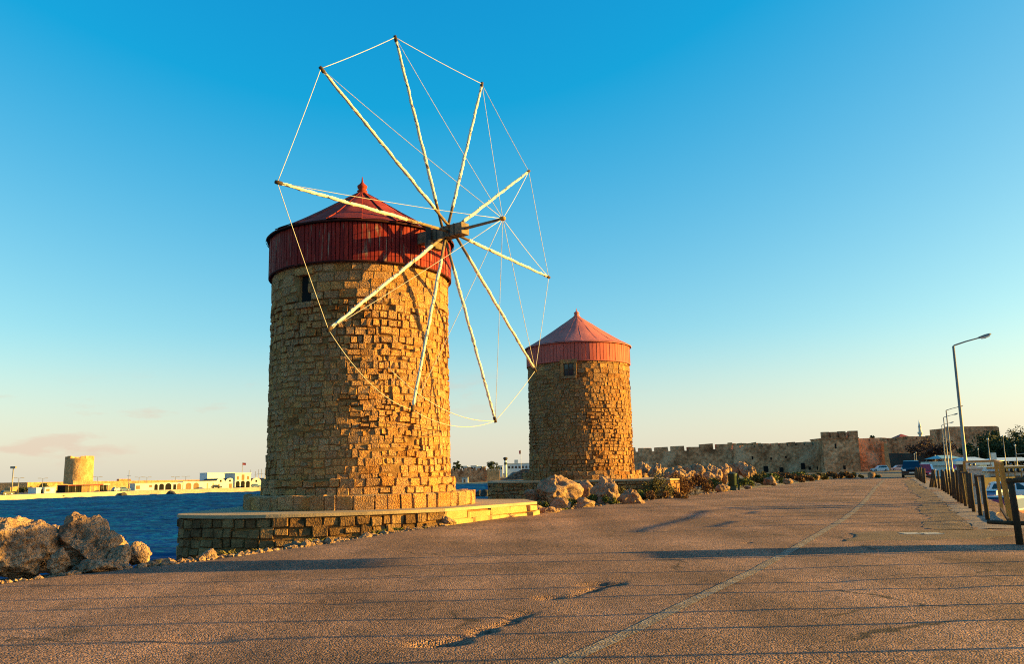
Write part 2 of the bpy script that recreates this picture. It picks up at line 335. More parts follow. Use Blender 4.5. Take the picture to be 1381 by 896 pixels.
def asphalt_material():
    m = bpy.data.materials.new('coarse_asphalt'); m.use_nodes = True; nt = m.node_tree; N = nt.nodes.new; L = nt.links.new
    b = nt.nodes['Principled BSDF']; b.inputs['Roughness'].default_value = .92; b.inputs['Specular IOR Level'].default_value = .2
    g = N('ShaderNodeNewGeometry'); P = g.outputs['Position']
    def noise(sc, d=3): n = N('ShaderNodeTexNoise'); n.inputs['Scale'].default_value = sc; n.inputs['Detail'].default_value = d; L(P, n.inputs['Vector']); return n.outputs[0]
    def rng_(v, a, c, lo=0.0, hi=1.0):
        q = N('ShaderNodeMapRange'); q.inputs['From Min'].default_value = a; q.inputs['From Max'].default_value = c; q.inputs['To Min'].default_value = lo; q.inputs['To Max'].default_value = hi; L(v, q.inputs['Value']); return q.outputs[0]
    cr = N('ShaderNodeValToRGB'); e = cr.color_ramp.elements; e[0].position = .38; e[0].color = (.155, .084, .056, 1); e[1].position = .64; e[1].color = (.265, .145, .10, 1); L(noise(.35, 5), cr.inputs[0])
    v = N('ShaderNodeTexVoronoi'); v.inputs['Scale'].default_value = 58; L(P, v.inputs['Vector'])
    sp = N('ShaderNodeSeparateColor'); L(v.outputs['Color'], sp.inputs[0])
    vm = N('ShaderNodeVectorMath'); vm.operation = 'SCALE'; L(cr.outputs[0], vm.inputs[0]); L(rng_(sp.outputs[0], 0, 1, .35, 1.95), vm.inputs['Scale'])
    mx = N('ShaderNodeMix'); mx.data_type = 'RGBA'; L(rng_(noise(1.1, 6), .60, .72, 0, .55), mx.inputs['Factor']); L(vm.outputs[0], mx.inputs[6]); mx.inputs[7].default_value = (.045, .035, .028, 1)
    wn = N('ShaderNodeTexNoise'); wn.inputs['Scale'].default_value = 2.2; wn.inputs['Detail'].default_value = 5; L(P, wn.inputs['Vector'])
    wv = N('ShaderNodeVectorMath'); wv.operation = 'MULTIPLY_ADD'; L(wn.outputs['Color'], wv.inputs[0]); wv.inputs[1].default_value = (.7, .7, 0); L(P, wv.inputs[2])
    ve = N('ShaderNodeTexVoronoi'); ve.feature = 'DISTANCE_TO_EDGE'; ve.inputs['Scale'].default_value = .33; L(wv.outputs[0], ve.inputs['Vector'])
    ck = rng_(ve.outputs['Distance'], .010, .003); cm = N('ShaderNodeMath'); cm.operation = 'MULTIPLY'; L(ck, cm.inputs[0]); L(rng_(noise(.45, 2), .50, .60, 0, .85), cm.inputs[1])
    mc = N('ShaderNodeMix'); mc.data_type = 'RGBA'; L(cm.outputs[0], mc.inputs['Factor']); L(mx.outputs[2], mc.inputs[6]); mc.inputs[7].default_value = (.03, .022, .016, 1)
    mp = N('ShaderNodeMapping'); mp.inputs['Rotation'].default_value = (0, 0, .456); mp.inputs['Scale'].default_value = (.75, .035, 1); L(P, mp.inputs[0])
    tn = N('ShaderNodeTexNoise'); tn.inputs['Scale'].default_value = 1.0; tn.inputs['Detail'].default_value = 3; L(mp.outputs[0], tn.inputs['Vector'])
    ts = N('ShaderNodeVectorMath'); ts.operation = 'SCALE'; L(mc.outputs[2], ts.inputs[0]); L(rng_(tn.outputs[0], .35, .65, .78, 1.18), ts.inputs['Scale'])
    L(ts.outputs[0], b.inputs['Base Color'])
    b1 = N('ShaderNodeBump'); b1.inputs['Distance'].default_value = .022; b1.inputs['Strength'].default_value = 1.0; b1.invert = True; L(v.outputs['Distance'], b1.inputs['Height'])
    b2 = N('ShaderNodeBump'); b2.inputs['Distance'].default_value = .03; b2.inputs['Strength'].default_value = .6; L(noise(14, 4), b2.inputs['Height']); L(b1.outputs[0], b2.inputs['Normal'])
    L(b2.outputs[0], b.inputs['Normal'])
    return m
M_asphalt = asphalt_material()
M_pavement = pmat('pavement_asphalt', [(.19, .135, .10), (.27, .195, .15)], .8, .92, 0, (('voronoi', 60, .01, .7), ('noise', 12, .02, .5)), .45, 60, spec=.2)
M_paint = pmat('worn_road_paint', [(.19, .145, .115), (.28, .225, .185)], 3, .9, 0, (('voronoi', 48, .02, .9),), .5, 45, spots=((.16, .105, .07), 7, .38, .58))

LE = np.array([(-40, -13.3), (5, -13.2), (12, -13.02), (14.4, -12.6), (17.1, -12.7), (21.8, -13.15), (29.3, -13.5), (44, -12.8), (55.7, -12.3), (84, -11.3), (90, -11)])
RE = np.array([(-40, 1.5), (14, 1.35), (20, 1.15), (34.8, .55), (82, -2.1), (90, -2.6)])
def left_t(Y): return np.interp(Y, LE[:, 0], LE[:, 1])
def fence_t(Y): return np.interp(Y, RE[:, 0], RE[:, 1])
CRACK = np.array([(-.75, 6.8), (-.58, 7.01), (-.36, 7.33), (.01, 8.21), (.48, 9.18), (.75, 9.75), (1.36, 10.64), (2.03, 11.91), (3.03, 13.62), (4.06, 15.32)])
def road_height(X, Y):
    P = np.stack([X, Y, np.zeros_like(X)], -1)
    Z = .018*vnoise(P, .35, 1)+.006*vnoise(P, 1.3, 2)+.0022*vnoise(P, 6.0, 4)+.0016*vnoise(P, 14, 6)
    # long settled crack with broken pockets
    d = np.full(len(X), 9.0); along = np.zeros(len(X)); acc = 0
    for a, b in zip(CRACK[:-1], CRACK[1:]):
        ab = b-a; l = np.hypot(*ab); q = np.clip(((X-a[0])*ab[0]+(Y-a[1])*ab[1])/l**2, 0, 1)
        dd = np.hypot(X-a[0]-q*ab[0], Y-a[1]-q*ab[1]); w = dd < d; d = np.where(w, dd, d); along = np.where(w, acc+q*l, along); acc += l
    d = d+.07*vnoise(P, 5, 9)+.03*vnoise(P, 14, 11)
    amp = np.clip(vnoise(np.stack([along, along*0, along*0], -1), 1.3, 21)*1.6+.15, 0, 1)
    Z -= .06*amp*np.exp(-(np.maximum(d, 0)/.045)**2)
    for cx, cy, r, dp in ((-.62, 7.0, .17, .06), (-1.9, 9.3, .20, .02), (-2.6, 7.3, .24, .02), (.35, 9.35, .14, .045), (1.0, 10.3, .20, .05), (-3.2, 10.6, .3, .015), (3.6, 10.2, .25, .015), (4.5, 9.4, .3, .012)):
        dd = np.hypot((X-cx)*.8, (Y-cy)*1.1)+.05*vnoise(P, 6, 13); Z -= dp*np.exp(-(dd/r)**4)
    return Z
def build_road():
    ys = [-30.0]
    while ys[-1] < 88:
        y = ys[-1]; ys.append(y+(1.0 if y < 3 else .05 if y < 11.5 else min(.9, .05+.011*(y-11.5))))
    ys = np.array(ys); u = np.linspace(0, 1, 261)
    Yg = np.repeat(ys[:, None], len(u), 1); tl = left_t(ys)[:, None]; tr = (fence_t(ys)+1.0)[:, None]
    ragged = .10*vnoise(np.stack([ys, ys*0, ys*0], -1), 1.2, 31)+.05*vnoise(np.stack([ys, ys*0, ys*0], -1), 4, 33)
    tg = (tl+ragged[:, None])+(tr-tl)*u[None, :]; Xg = tg+KM*Yg
    Z = road_height(Xg.ravel(), Yg.ravel()).reshape(Xg.shape)
    # drooping edges and the settled strip beside the pavement
    Z -= .16*np.exp(-(u[None, :]*14/.25)**2)
    tt = tg-fence_t(ys)[:, None]+1.1
    strip = np.exp(-(((tt+.05)+.12*vnoise(np.stack([Xg.ravel(), Yg.ravel(), 0*Xg.ravel()], -1), 1.5, 41).reshape(Xg.shape))/.38)**4)*(Yg > 17.2)
    Z -= 0*strip*(.012+.016*vnoise(np.stack([Xg.ravel(), Yg.ravel(), 0*Xg.ravel()], -1), 2.5, 43).reshape(Xg.shape))
    V = np.stack([Xg, Yg, Z], -1)
    structure(grid_obj('road', V, M_asphalt))
    LN = np.array([(-8, -2.8), (6.14, -2.7), (10.7, -2.52), (14.3, -2.44), (22, -2.46), (30.6, -2.76), (49.4, -3.74), (68.6, -4.57), (80, -5.2)])
    yl = np.arange(2, 76, .25); tl2 = np.interp(yl, LN[:, 0], LN[:, 1]); w = np.clip(.075+.0006*yl, 0, .11)
    rows = []
    for s in np.linspace(-1, 1, 5):
        X = tl2+KM*yl+s*w; rows.append(np.stack([X, yl, road_height(X, yl)+.004], -1))
    structure(grid_obj('road_marking', np.stack(rows, 1)[:, ::-1], M_paint))
    # dark worn strip of broken asphalt beside the pavement
    yw = np.concatenate([np.arange(17.2, 40, .12), np.arange(40, 74, .5)]); n1 = np.stack([yw, yw*0, yw*0], -1)
    e0 = fence_t(yw)-1.62+.16*vnoise(n1, .7, 55)+.07*vnoise(n1, 2.6, 56); e1 = fence_t(yw)-.66; rows = []
    for q in np.linspace(0, 1, 14):
        X = e0+(e1-e0)*q+KM*yw; P = np.stack([X, yw, 0*X], -1); rows.append(np.stack([X, yw, road_height(X, yw)+(.006+.010*vnoise(P, 3.5, 57)*(0 < q < 1) if q > 0 else -.02)], -1))
    structure(grid_obj('worn_strip', np.stack(rows, 1), pmat('worn_dark_asphalt', [(.07, .042, .03), (.13, .08, .055), (.20, .125, .085)], 1.8, .95, 0, (('voronoi', 30, .03, 1.0), ('noise', 9, .05, .8)), .4, 30), smooth=False))
    # raised asphalt pavement along the fence
    yp = np.concatenate([np.arange(17.3, 40, .12), np.arange(40, 86, .6)])
    inner = fence_t(yp)-.72+.10*vnoise(np.stack([yp, yp*0, yp*0], -1), .9, 51)+.05*vnoise(np.stack([yp, yp*0, yp*0], -1), 3.3, 52)
    rows = []
    for k, (q, z) in enumerate(((0, -.06), (.03, .004), (.3, .014), (.7, .014), (1.05, .006), (1.15, -.06))):
        t = inner+q; X = t+KM*yp; P = np.stack([X, yp, 0*X], -1); rows.append(np.stack([X, yp, z+(.012*vnoise(P, .8, 5)+.006*vnoise(P, 3, 6) if k else 0*X)+.0*X], -1))
    V = np.stack(rows, 1)
    structure(grid_obj('pavement', V, M_pavement, smooth=False))
build_road()

def bank_width(Y): return np.interp(Y, [-40, 11, 13.4, 14.3, 20, 24, 28, 42, 60, 90], [2.5, 2.5, 2.2, .6, .7, 1.2, 2.0, 7.0, 8.0, 9.0])
def build_banks():
    ys = np.concatenate([np.arange(-40, 8, 2), np.arange(8, 92, .35)]); prof = np.array([(-.0, -.10), (.0, 0.0), (.3, 0), (.6, 0), (1.0, 0)])
    rows = []; tl = left_t(ys)+.35; bw = bank_width(ys)
    for q, z in ((0, -.14), (.25, -.10), (.5, -.16), (.75, -.12), (1.0, -.22)): rows.append((tl-bw*q, z))
    for dx, z in ((.6, -.75), (1.4, -1.5), (2.4, -2.4), (3.4, -3.3), (4.6, -4.4), (6, -6.0)): rows.append((tl-bw-dx, z))
    V = []
    for k, (t, z) in enumerate(rows):
        X = t+KM*ys; P = np.stack([X, ys, 0*X], -1); n = fbm(P, .8, 4, 61)
        V.append(np.stack([X, ys, z+n*(.04 if k < 5 else .28)], -1))
    V = np.stack(V, 1); structure(grid_obj('shore_bank', V, M_soil, smooth=False))
    # right bank down to the lower car park
    ys = np.concatenate([np.arange(-40, 8, 2), np.arange(8, 95, .35)]); V = []
    for k, (dx, z) in enumerate(((.05, -.06), (.35, -.04), (.75, -.25), (1.25, -.65), (1.9, -1.1), (2.6, -1.52), (3.3, -1.74))):
        X = fence_t(ys)+dx+KM*ys; P = np.stack([X, ys, 0*X], -1); V.append(np.stack([X, ys, z+fbm(P, 1.1, 4, 71)*(.02 if k < 2 else .10 if k < 5 else .0)], -1))
    structure(grid_obj('rubble_bank', np.stack(V, 1)[:, ::-1], M_soil, smooth=False))
build_banks()
# lower car park on the harbour side, far car park and town ground
def sheet(name, poly, z, m): return structure(MB().prism(poly, z-1.6, z).build(name, m))
sheet('harbour_car_park', [(XT(2.6, -40), -40), (XT(34, -40), -40), (XT(34, 90), 90), (150, 240), (60, 98), (XT(2, 92), 92)], -1.6, M_tarmac_far)
sheet('town_car_park', [(XT(-22, 87.5), 87.5), (XT(-2.6, 87.5), 87.5), (61, 98.5), (150, 241), (175, 330), (10, 330), (14, 225)], -.28, M_tarmac_far)
sheet('far_land', [(-110, 441), (70, 441), (125, 335), (420, 335), (900, 900), (300, 1500), (-400, 1500), (-250, 620)], -1.2, M_soil)

# ================================================================ STONES
def stone_unit(seed, bev=.10, rough=.05, smooth_=False):
    r = np.random.default_rng(seed); g = np.array([0, .07, .93, 1.0])-.5; V = []
    fy = np.zeros((4, 4))
    for i in range(4):
        for j in range(4):
            edge = (i in (0, 3))+(j in (0, 3))
            x = g[i]+r.normal(0, .018); z = g[j]+r.normal(0, .022); y = (0 if edge == 0 else bev*(.6 if edge == 1 else 1.25))*.35
            y += r.normal(0, rough)*.25
            if edge == 2: x *= .955; z *= .945
            V.append((x, max(-.02, y), z))
    F = []; I = lambda i, j: i*4+j
    for i in range(3):
        for j in range(3): F.append((I(i, j), I(i+1, j), I(i+1, j+1), I(i, j+1)))
    ring = [I(i, 0) for i in range(4)]+[I(3, j) for j in range(1, 4)]+[I(i, 3) for i in (2, 1, 0)]+[I(0, j) for j in (2, 1)]
    b = len(V)
    for k in ring: V.append((V[k][0], .22, V[k][2]))
    n = len(ring)
    for k in range(n): F.append((ring[(k+1) % n], ring[k], b+k, b+(k+1) % n))
    return np.array(V), F
UNITS = [stone_unit(100+k, .05+.05*(k % 4), .03+.03*(k % 3)) for k in range(24)]
UNIT_MESH = {}
def unit_mesh(k, m):
    key = (k, m.name)
    if key not in UNIT_MESH:
        me = bpy.data.meshes.new('stone'); v, f = UNITS[k]; me.from_pydata(v.tolist(), [], f); me.materials.append(m); me.update(); UNIT_MESH[key] = me
    return UNIT_MESH[key]
def circle(c, r, n=96, a0=0.0): return [(c[0]+r*cos(a0+2*pi*k/n), c[1]+r*sin(a0+2*pi*k/n)) for k in range(n)]
class Path:                                          # plan curve, counter-clockwise, outside on the right hand
    def __init__(s, pts, closed):
        p = np.array(pts+[pts[0]] if closed else pts, float); s.p = p; d = np.diff(p, axis=0); s.l = np.concatenate([[0], np.cumsum(np.hypot(d[:, 0], d[:, 1]))]); s.L = s.l[-1]; s.closed = closed
    def at(s, u):
        if s.closed: u = u % s.L
        u = min(max(u, 0), s.L); return np.array([np.interp(u, s.l, s.p[:, 0]), np.interp(u, s.l, s.p[:, 1])])
    def frame(s, u, w):
        a, b = s.at(u-w*.45), s.at(u+w*.45); t = (b-a)/(np.hypot(*(b-a))+1e-9); return s.at(u), np.array([t[1], -t[0]])
def lay_stones(path, z0, z1, hs, ws, fn, holes=(), seed=0):
    """courses of stones along a plan path; fn(point, normal, z, r) -> (proud, shrink, batter) or None for a gap"""
    r = np.random.default_rng(seed); out = []; z = z0; row = 0
    while z < z1-.05:
        hgt = r.uniform(*(hs(z) if callable(hs) else hs)); hgt = min(hgt, z1-z)
        if z1-(z+hgt) < .07: hgt = z1-z
        u = r.uniform(0, .3); end = path.L+(u if path.closed else 0)
        if not path.closed: u = 0
        while u < end-.02:
            lo, hi = ws(z) if callable(ws) else ws; w = r.uniform(lo, hi)
            if end-(u+w) < lo*.6: w = end-u
            p, n = path.frame(u+w/2, w); hh = hgt
            q = fn(p, n, z+hgt/2, r)
            if q is not None:
                proud, shrink, bat = q; p = p+n*(proud+bat); zc = z+hh/2
                if not any(h(p, zc, w, hh) for h in holes):
                    dz = r.normal(0, .014)+.045*vnoise(np.array([[p[0], p[1], zc*.6]]), 1.1, 91)[0]*min(1, (zc-z0)/.3, max(0, z1-.1-zc)/.5)*(hh < .3); dh = r.normal(.004, .03)*(hh < .25)
                    out.append((p[0], p[1], zc+dz, max(.05, w-shrink-.008), max(.05, hh+dh-shrink-.010), n[0], n[1], int(r.integers(24)), r.normal(0, .03)*min(1, .22/w)))
            u += w
        z += hgt; row += 1
    return out
def emit_stones(stones, m, parent, nparts, name='stone', minpx=0):
    def vis(s):
        d = np.array([-s[0], -s[1]]); D = np.hypot(*d); f = (d[0]*s[5]+d[1]*s[6])/D
        return f*s[3]*s[4]/D**2 if f > 0.03 else -1
    order = sorted(stones, key=vis, reverse=True); o0 = org(parent); sel = [s for s in order[:nparts] if vis(s) > 0]; rest = [s for s in order if s not in set(sel)] if False else order[len(sel):]
    for s in sel:
        o = bpy.data.objects.new(name, unit_mesh(s[7], m)); link(o, parent)
        o.location = (s[0]-o0[0], s[1]-o0[1], s[2]-o0[2]); o.rotation_euler = (0, s[8], atan2(s[5], -s[6])); o.scale = (s[3], 1, s[4])
    if rest:
        V = []; F = []; b = 0
        for s in rest:
            v, f = UNITS[s[7]]; a = atan2(s[5], -s[6]); x = v[:, 0]*s[3]; z = v[:, 2]*s[4]; y = v[:, 1]
            V.append(np.stack([s[0]+x*cos(a)-y*sin(a), s[1]+x*sin(a)+y*cos(a), s[2]+z], -1)); F += [tuple(b+i for i in q) for q in f]; b += len(v)
        o = mesh_obj('small_stones', np.concatenate(V), F, m, parent); o['kind'] = 'stuff'

# ================================================================ WINDMILLS
M_trim = pmat('dark_red_trim', [(.03, .008, .007), (.06, .014, .011)], 3, .85, 0, (), .2, 20, spec=.1)  # dark red for the bands at skirt foot and eaves
def plank_mesh(m, w, h, th):
    v = [(x, y, z) for z in (0, h) for x, y in ((-w/2, 0), (-w/2+.012, -th), (w/2-.012, -th), (w/2, 0))]
    me = bpy.data.meshes.new('plank'); me.from_pydata(v, [], [(0, 1, 5, 4), (1, 2, 6, 5), (2, 3, 7, 6), (3, 0, 4, 7), (3, 2, 1, 0), (4, 5, 6, 7)]); me.materials.append(m); me.update(); return me
def windmill_cap(root, T, r, z0, z1, zap, ztop, nplank, mp, mr, npanel, panel_seam=.03, seed=1):
    R = np.random.default_rng(seed); o0 = org(root)
    sk = MB().lathe([(r-.06, z0+.03), (r-.06, z1+.02)], (T[0], T[1], 0), 64).build('cap_skirt', M_dark, root, True)
    me = plank_mesh(mp, 2*pi*r/nplank*.985, z1-z0, .05)
    for k in range(nplank):
        a = 2*pi*(k+.5)/nplank; pr = R.uniform(-.012, .012)
        o = bpy.data.objects.new('plank', me); link(o, sk)
        o.location = (T[0]+(r-.03+pr)*cos(a)-o0[0], T[1]+(r-.03+pr)*sin(a)-o0[1], z0-R.uniform(0, .025)-o0[2]); o.rotation_euler = (0, R.normal(0, .004), a+pi/2)
    MB().lathe([(r+.02, z0-.03), (r+.032, z0-.02), (r+.032, z0+.015), (r+.02, z0+.02)], (T[0], T[1], 0), 64, cap=False).build('skirt_band', M_trim if mp is M_red else mp, root, True)
    roof = MB().lathe([(r+.03, z1-.02), (r+.10, z1), (r+.03, z1+.02), (.5*r, z1+(zap-z1)*.40), (.05, zap-.15)], (T[0], T[1], 0), 64).build('roof', M_dark, root, True)
    H = zap-z1
    prof = [(r+.12, z1+.03)]+[((r+.1)*(1-q)*(1-.05*sin(pi*q))+.10*q, z1+.03+H*q) for q in (.15, .3, .5, .7, .85, .95, 1.0)]
    for k in range(npanel):
        b = MB(); a0 = 2*pi*k/npanel; a1 = 2*pi*(k+1)/npanel; n = 4; lift = .015+(.02*(k % 2) if panel_seam > .02 else 0)
        P = []; 
        for (rr, z) in prof:
            for j in range(n+1):
                a = a0+(a1-a0)*j/n; jit = R.normal(0, .006); P.append((T[0]+(rr+jit)*cos(a), T[1]+(rr+jit)*sin(a), z+lift+R.normal(0, .008)))
        F = [(i*(n+1)+j, i*(n+1)+j+1, (i+1)*(n+1)+j+1, (i+1)*(n+1)+j) for i in range(len(prof)-1) for j in range(n)]
        b.add(P, F)
        for (q0, q1) in zip(prof[:-1], prof[1:]):
            b.bar((T[0]+q0[0]*cos(a0), T[1]+q0[0]*sin(a0), q0[1]+lift), (T[0]+q1[0]*cos(a0), T[1]+q1[0]*sin(a0), q1[1]+lift), panel_seam, panel_seam)
        b.build('roof_panel', mr, roof, True)
    MB().lathe([(r+.125, z1-.02), (r+.14, z1+.01), (r+.13, z1+.03)], (T[0], T[1], 0), 64, cap=False).build('eave_band', M_trim if mp is M_red else mr, root, True)
    s = (ztop-zap)
    MB().lathe([(.26, -.10*s), (.20, .05*s), (.13, .12*s), (.17, .20*s), (.10, .28*s), (.15, .36*s), (.16, .48*s), (.08, .60*s), (.035, .70*s), (.012, 1.0*s)], (T[0], T[1], zap), 20).build('finial', mr, root, True)

def hit_circle(x, y, T, r):                           # nearest place on a round wall seen at a picture point
    d = ray(x, y)[:2]; d = d/np.hypot(*d); c = np.array(T[:2]); b = d@c; return d*(b-sqrt(max(0, b*b-(c@c)+r*r)))
def ERO1(P):
    e = fbm(P*.8, .9, 3, 5)+.25*fbm(P, 3, 2, 9); return e*(1-.9*np.clip((P[:, 2]-6.0)/.6, 0, 1))
def ERO2(P): return fbm(P*.8, .9, 3, 15)*(1-.9*np.clip((P[:, 2]-6.0)/.6, 0, 1))+.06
def eroded_core(root, T, r, z0, z1, ero, win=None):
    na, nz = 360, 130; a = np.linspace(0, 2*pi, na+1); z = np.linspace(z0, z1, nz); A, Z = np.meshgrid(a, z)
    P = np.stack([T[0]+r*np.cos(A), T[1]+r*np.sin(A), Z], -1); e = ero(P.reshape(-1, 3)).reshape(A.shape)
    R = r-.024-.07*np.clip((e-.08)/.12, 0, 1)+.03*(1-(Z-1.2)/6)
    if win is not None:
        da = np.abs((A-win[0]+pi) % (2*pi)-pi); R = np.where((da < .06) & (Z > win[1]-.06) & (Z < win[2]+.06), r-.32, R)
    return grid_obj('tower_wall', np.stack([T[0]+R*np.cos(A), T[1]+R*np.sin(A), Z], -1), M_mortar, root)
def build_mill_1():
    T = (-4.72, 26.3); zs, zp, zt, zc = .41, .80, 1.22, 7.34
    root = thing('windmill', 'large stone windmill with dark red cap and ten furled sail poles linked by ropes', 'windmill', (T[0], T[1], zs))
    r = 2.72
    q_ = hit_circle(411, 387, T, r); win_a = atan2(q_[1]-T[1], q_[0]-T[0])
    wp = (T[0]+r*cos(win_a), T[1]+r*sin(win_a)); wz0, wz1 = 6.22, 7.02; core = eroded_core(root, T, r, zs, zc+.1, ERO1, (win_a, wz0, wz1))
    win = lambda p, z, w, h: hypot(p[0]-wp[0], p[1]-wp[1]) < .12+w*.40 and wz0-h*.4 < z < wz1+h*.4
    pp = {}
    def fn(p, n, z, R):
        e = ERO1(np.array([[p[0], p[1], z]]))[0]; top = np.clip((z-6.0)/.6, 0, 1)
        if R.random() < .014*(1-top): return None
        if e > .12: return (R.choice([R.uniform(-.06, -.02), R.uniform(-.02, .008)]), R.uniform(.0, .04), .03*(1-(z-1.2)/6))
        return (R.normal(0, .006)-.004-.004*top, R.uniform(-.006, .010)-.004*top, .03*(1-(z-1.2)/6))
    hs = lambda z: (.24, .32) if z > 6.25 else (.14, .235)
    ws = lambda z: (.28, .56) if z > 6.25 else (.11, .36)
    st = lay_stones(Path(circle(T, r), True), zt, zc+.05, hs, ws, fn, (win,), 11)
    emit_stones(st, M_stone, core, 300)
    # plinth of two courses on a broad slab
    pl = MB().lathe([(2.70, zs), (2.80, zp), (2.82, zt-.02), (2.60, zt)], (T[0], T[1], 0), 48).build('plinth', M_mortar, root, True)
    st = lay_stones(Path(circle(T, 2.89), True), zp-.02, zt, (.19, .23), (.24, .46), lambda p, n, z, R: (R.normal(0, .015), R.uniform(.0, .02), 0), (), 13)
    emit_stones(st, M_stone, pl, 80)
    sl = MB().prism(circle((T[0]+.05, T[1]+.05), 3.36, 48), zs-.05, zp-.004).build('base_slab', M_pave, root)
    st = lay_stones(Path(circle((T[0]+.05, T[1]+.05), 3.43), True), zs-.02, zp, (.40, .42), (.28, .62), lambda p, n, z, R: (R.normal(0, .006), -.004, 0), (), 17)
    emit_stones(st, M_stone, sl, 60)
    # window: deep dark opening with stone jambs
    n = np.array([cos(win_a), sin(win_a)]); t = np.array([-n[1], n[0]])
    wn = MB().box((wp[0]-n[0]*.14, wp[1]-n[1]*.14, (wz0+wz1)/2), (.10, .32, wz1-wz0), win_a).build('window', M_dark, root)
    MB().box((wp[0]-n[0]*.05, wp[1]-n[1]*.05, wz1+.10), (.24, .62, .20), win_a).build('lintel', M_stone, wn)
    MB().box((wp[0]-n[0]*.05, wp[1]-n[1]*.05, wz0-.08), (.24, .60, .16), win_a).build('sill', M_stone, wn)
    windmill_cap(root, T, 2.80, zc, 8.5, 10.22, 10.82, 144, M_red, M_redroof, 18)
    # rotor
    az, el = .947, .053; A = np.array([sin(az)*cos(el), -cos(az)*cos(el), sin(el)]); C0 = np.array([T[0], T[1], 8.01])+A*3.85
    d = ray(605, 314); hub = CP+d*(((C0-CP)@A)/(d@A)); bow = hub+A*1.95
    d = ray(678, 295); bow = CP+d*(((bow-CP)@A)/(d@A)); A = (bow-hub)/np.linalg.norm(bow-hub)
    beam = MB().bar(hub-A*3.2, hub+A*.62, .33, .33).build('windshaft', M_wood, root)
    for q in (-.32, -.05, .16, .34): MB().bar(hub+A*(q-.02), hub+A*(q+.02), .35, .35).build('iron_band', M_iron, beam)
    s = np.cross(A, [0, 0, 1]); s /= np.linalg.norm(s)
    MB().bar(hub-A*.55-s*.3-np.array([0, 0, .28]), hub-A*.55+s*.3-np.array([0, 0, .28]), .2, .2).build('bearing_block', M_wood, root)
    for k in (-1, 1): MB().bar(hub-A*.55+s*.25*k-np.array([0, 0, .3]), hub-A*.55+s*.25*k+np.array([0, 0, .25]), .1, .14).build('bearing_cheek', M_iron, root)
    bs = MB().cyl(hub+A*.55, bow, .045, .035).build('bowsprit', M_wood, root, True)
    MB().lathe([(.05, -.05), (.085, -.03), (.085, .04), (.04, .06)], bow, 12).build('bowsprit_collar', M_yellow, bs, True)
    tips = [(533, 50), (650, 113), (713, 231), (740, 374), (722, 500), (668, 568), (556, 553), (443, 445), (374, 246), (433, 92)]
    P = []
    R = np.random.default_rng(3)
    for k, tp in enumerate(tips):
        d = ray(*tp); e = CP+d*(((hub-CP)@A)/(d@A)); off = A*(.22*((k % 5)-2)/2)*.8; b = hub+off; P.append(e)
        D = e-b; Ln = np.linalg.norm(D); D /= Ln
        arm = MB().tube([b-D*.1, b+D*Ln*.5, e], [.044, .036, .026], 10).build('sail_pole', M_wood, root, True)
        # furled cloth wound along the outer pole with a spiral lashing
        q = np.linspace(.16 if k != 8 else .30, .985, 60); side = np.cross(D, [0.3, .5, .8]); side /= np.linalg.norm(side); up = np.cross(side, D)
        pts = [b+D*Ln*x+side*.006*sin(40*x+k)+up*.006*cos(33*x) for x in q]
        rad = [.036+.016*(1-x)+.004*sin(x*Ln*2*pi/.34+k)+R.normal(0, .0022) for x in q]; rad[0] = .045; rad[-1] = .03
        MB().tube(pts, rad, 10).build('furled_sail', M_canvas, arm, True)
        turns = int(Ln*1.9); qq = np.linspace(.2, .985, turns*10); rr = np.interp(qq, q, rad)+.004
        MB().tube([b+D*Ln*x+(side*cos(2*pi*turns*x)+up*sin(2*pi*turns*x))*w for x, w in zip(qq, rr)], .006, 4).build('lashing', M_canvas, arm, True)
        MB().cyl(e-D*.12, e+D*.05, .05, .045).build('pole_tip', M_post, arm, True)
    for k in range(10):
        a, b = P[k], P[(k+1) % 10]; sag = {4: .05, 5: .30, 6: .35, 7: .04}.get(k, .03)
        pts = [a+(b-a)*x-np.array([0, 0, sag*4*x*(1-x)]) for x in np.linspace(0, 1, 13)]
        MB().tube(pts, .008, 5).build('rim_rope', M_rope, root, True)
        pts = [a+(bow-a)*x-np.array([0, 0, .05*4*x*(1-x)]) for x in np.linspace(0, 1, 9)]
        MB().tube(pts, .0075, 5).build('stay_rope', M_rope, root, True)
    a, b = P[5], P[6]+np.array([-.6, -.3, 1.1])
    MB().tube([a+(b-a)*x-np.array([0, 0, 1.6*x*(1-x)]) for x in np.linspace(0, 1, 13)], .009, 5).build('slack_rope', M_rope, root, True)
build_mill_1()

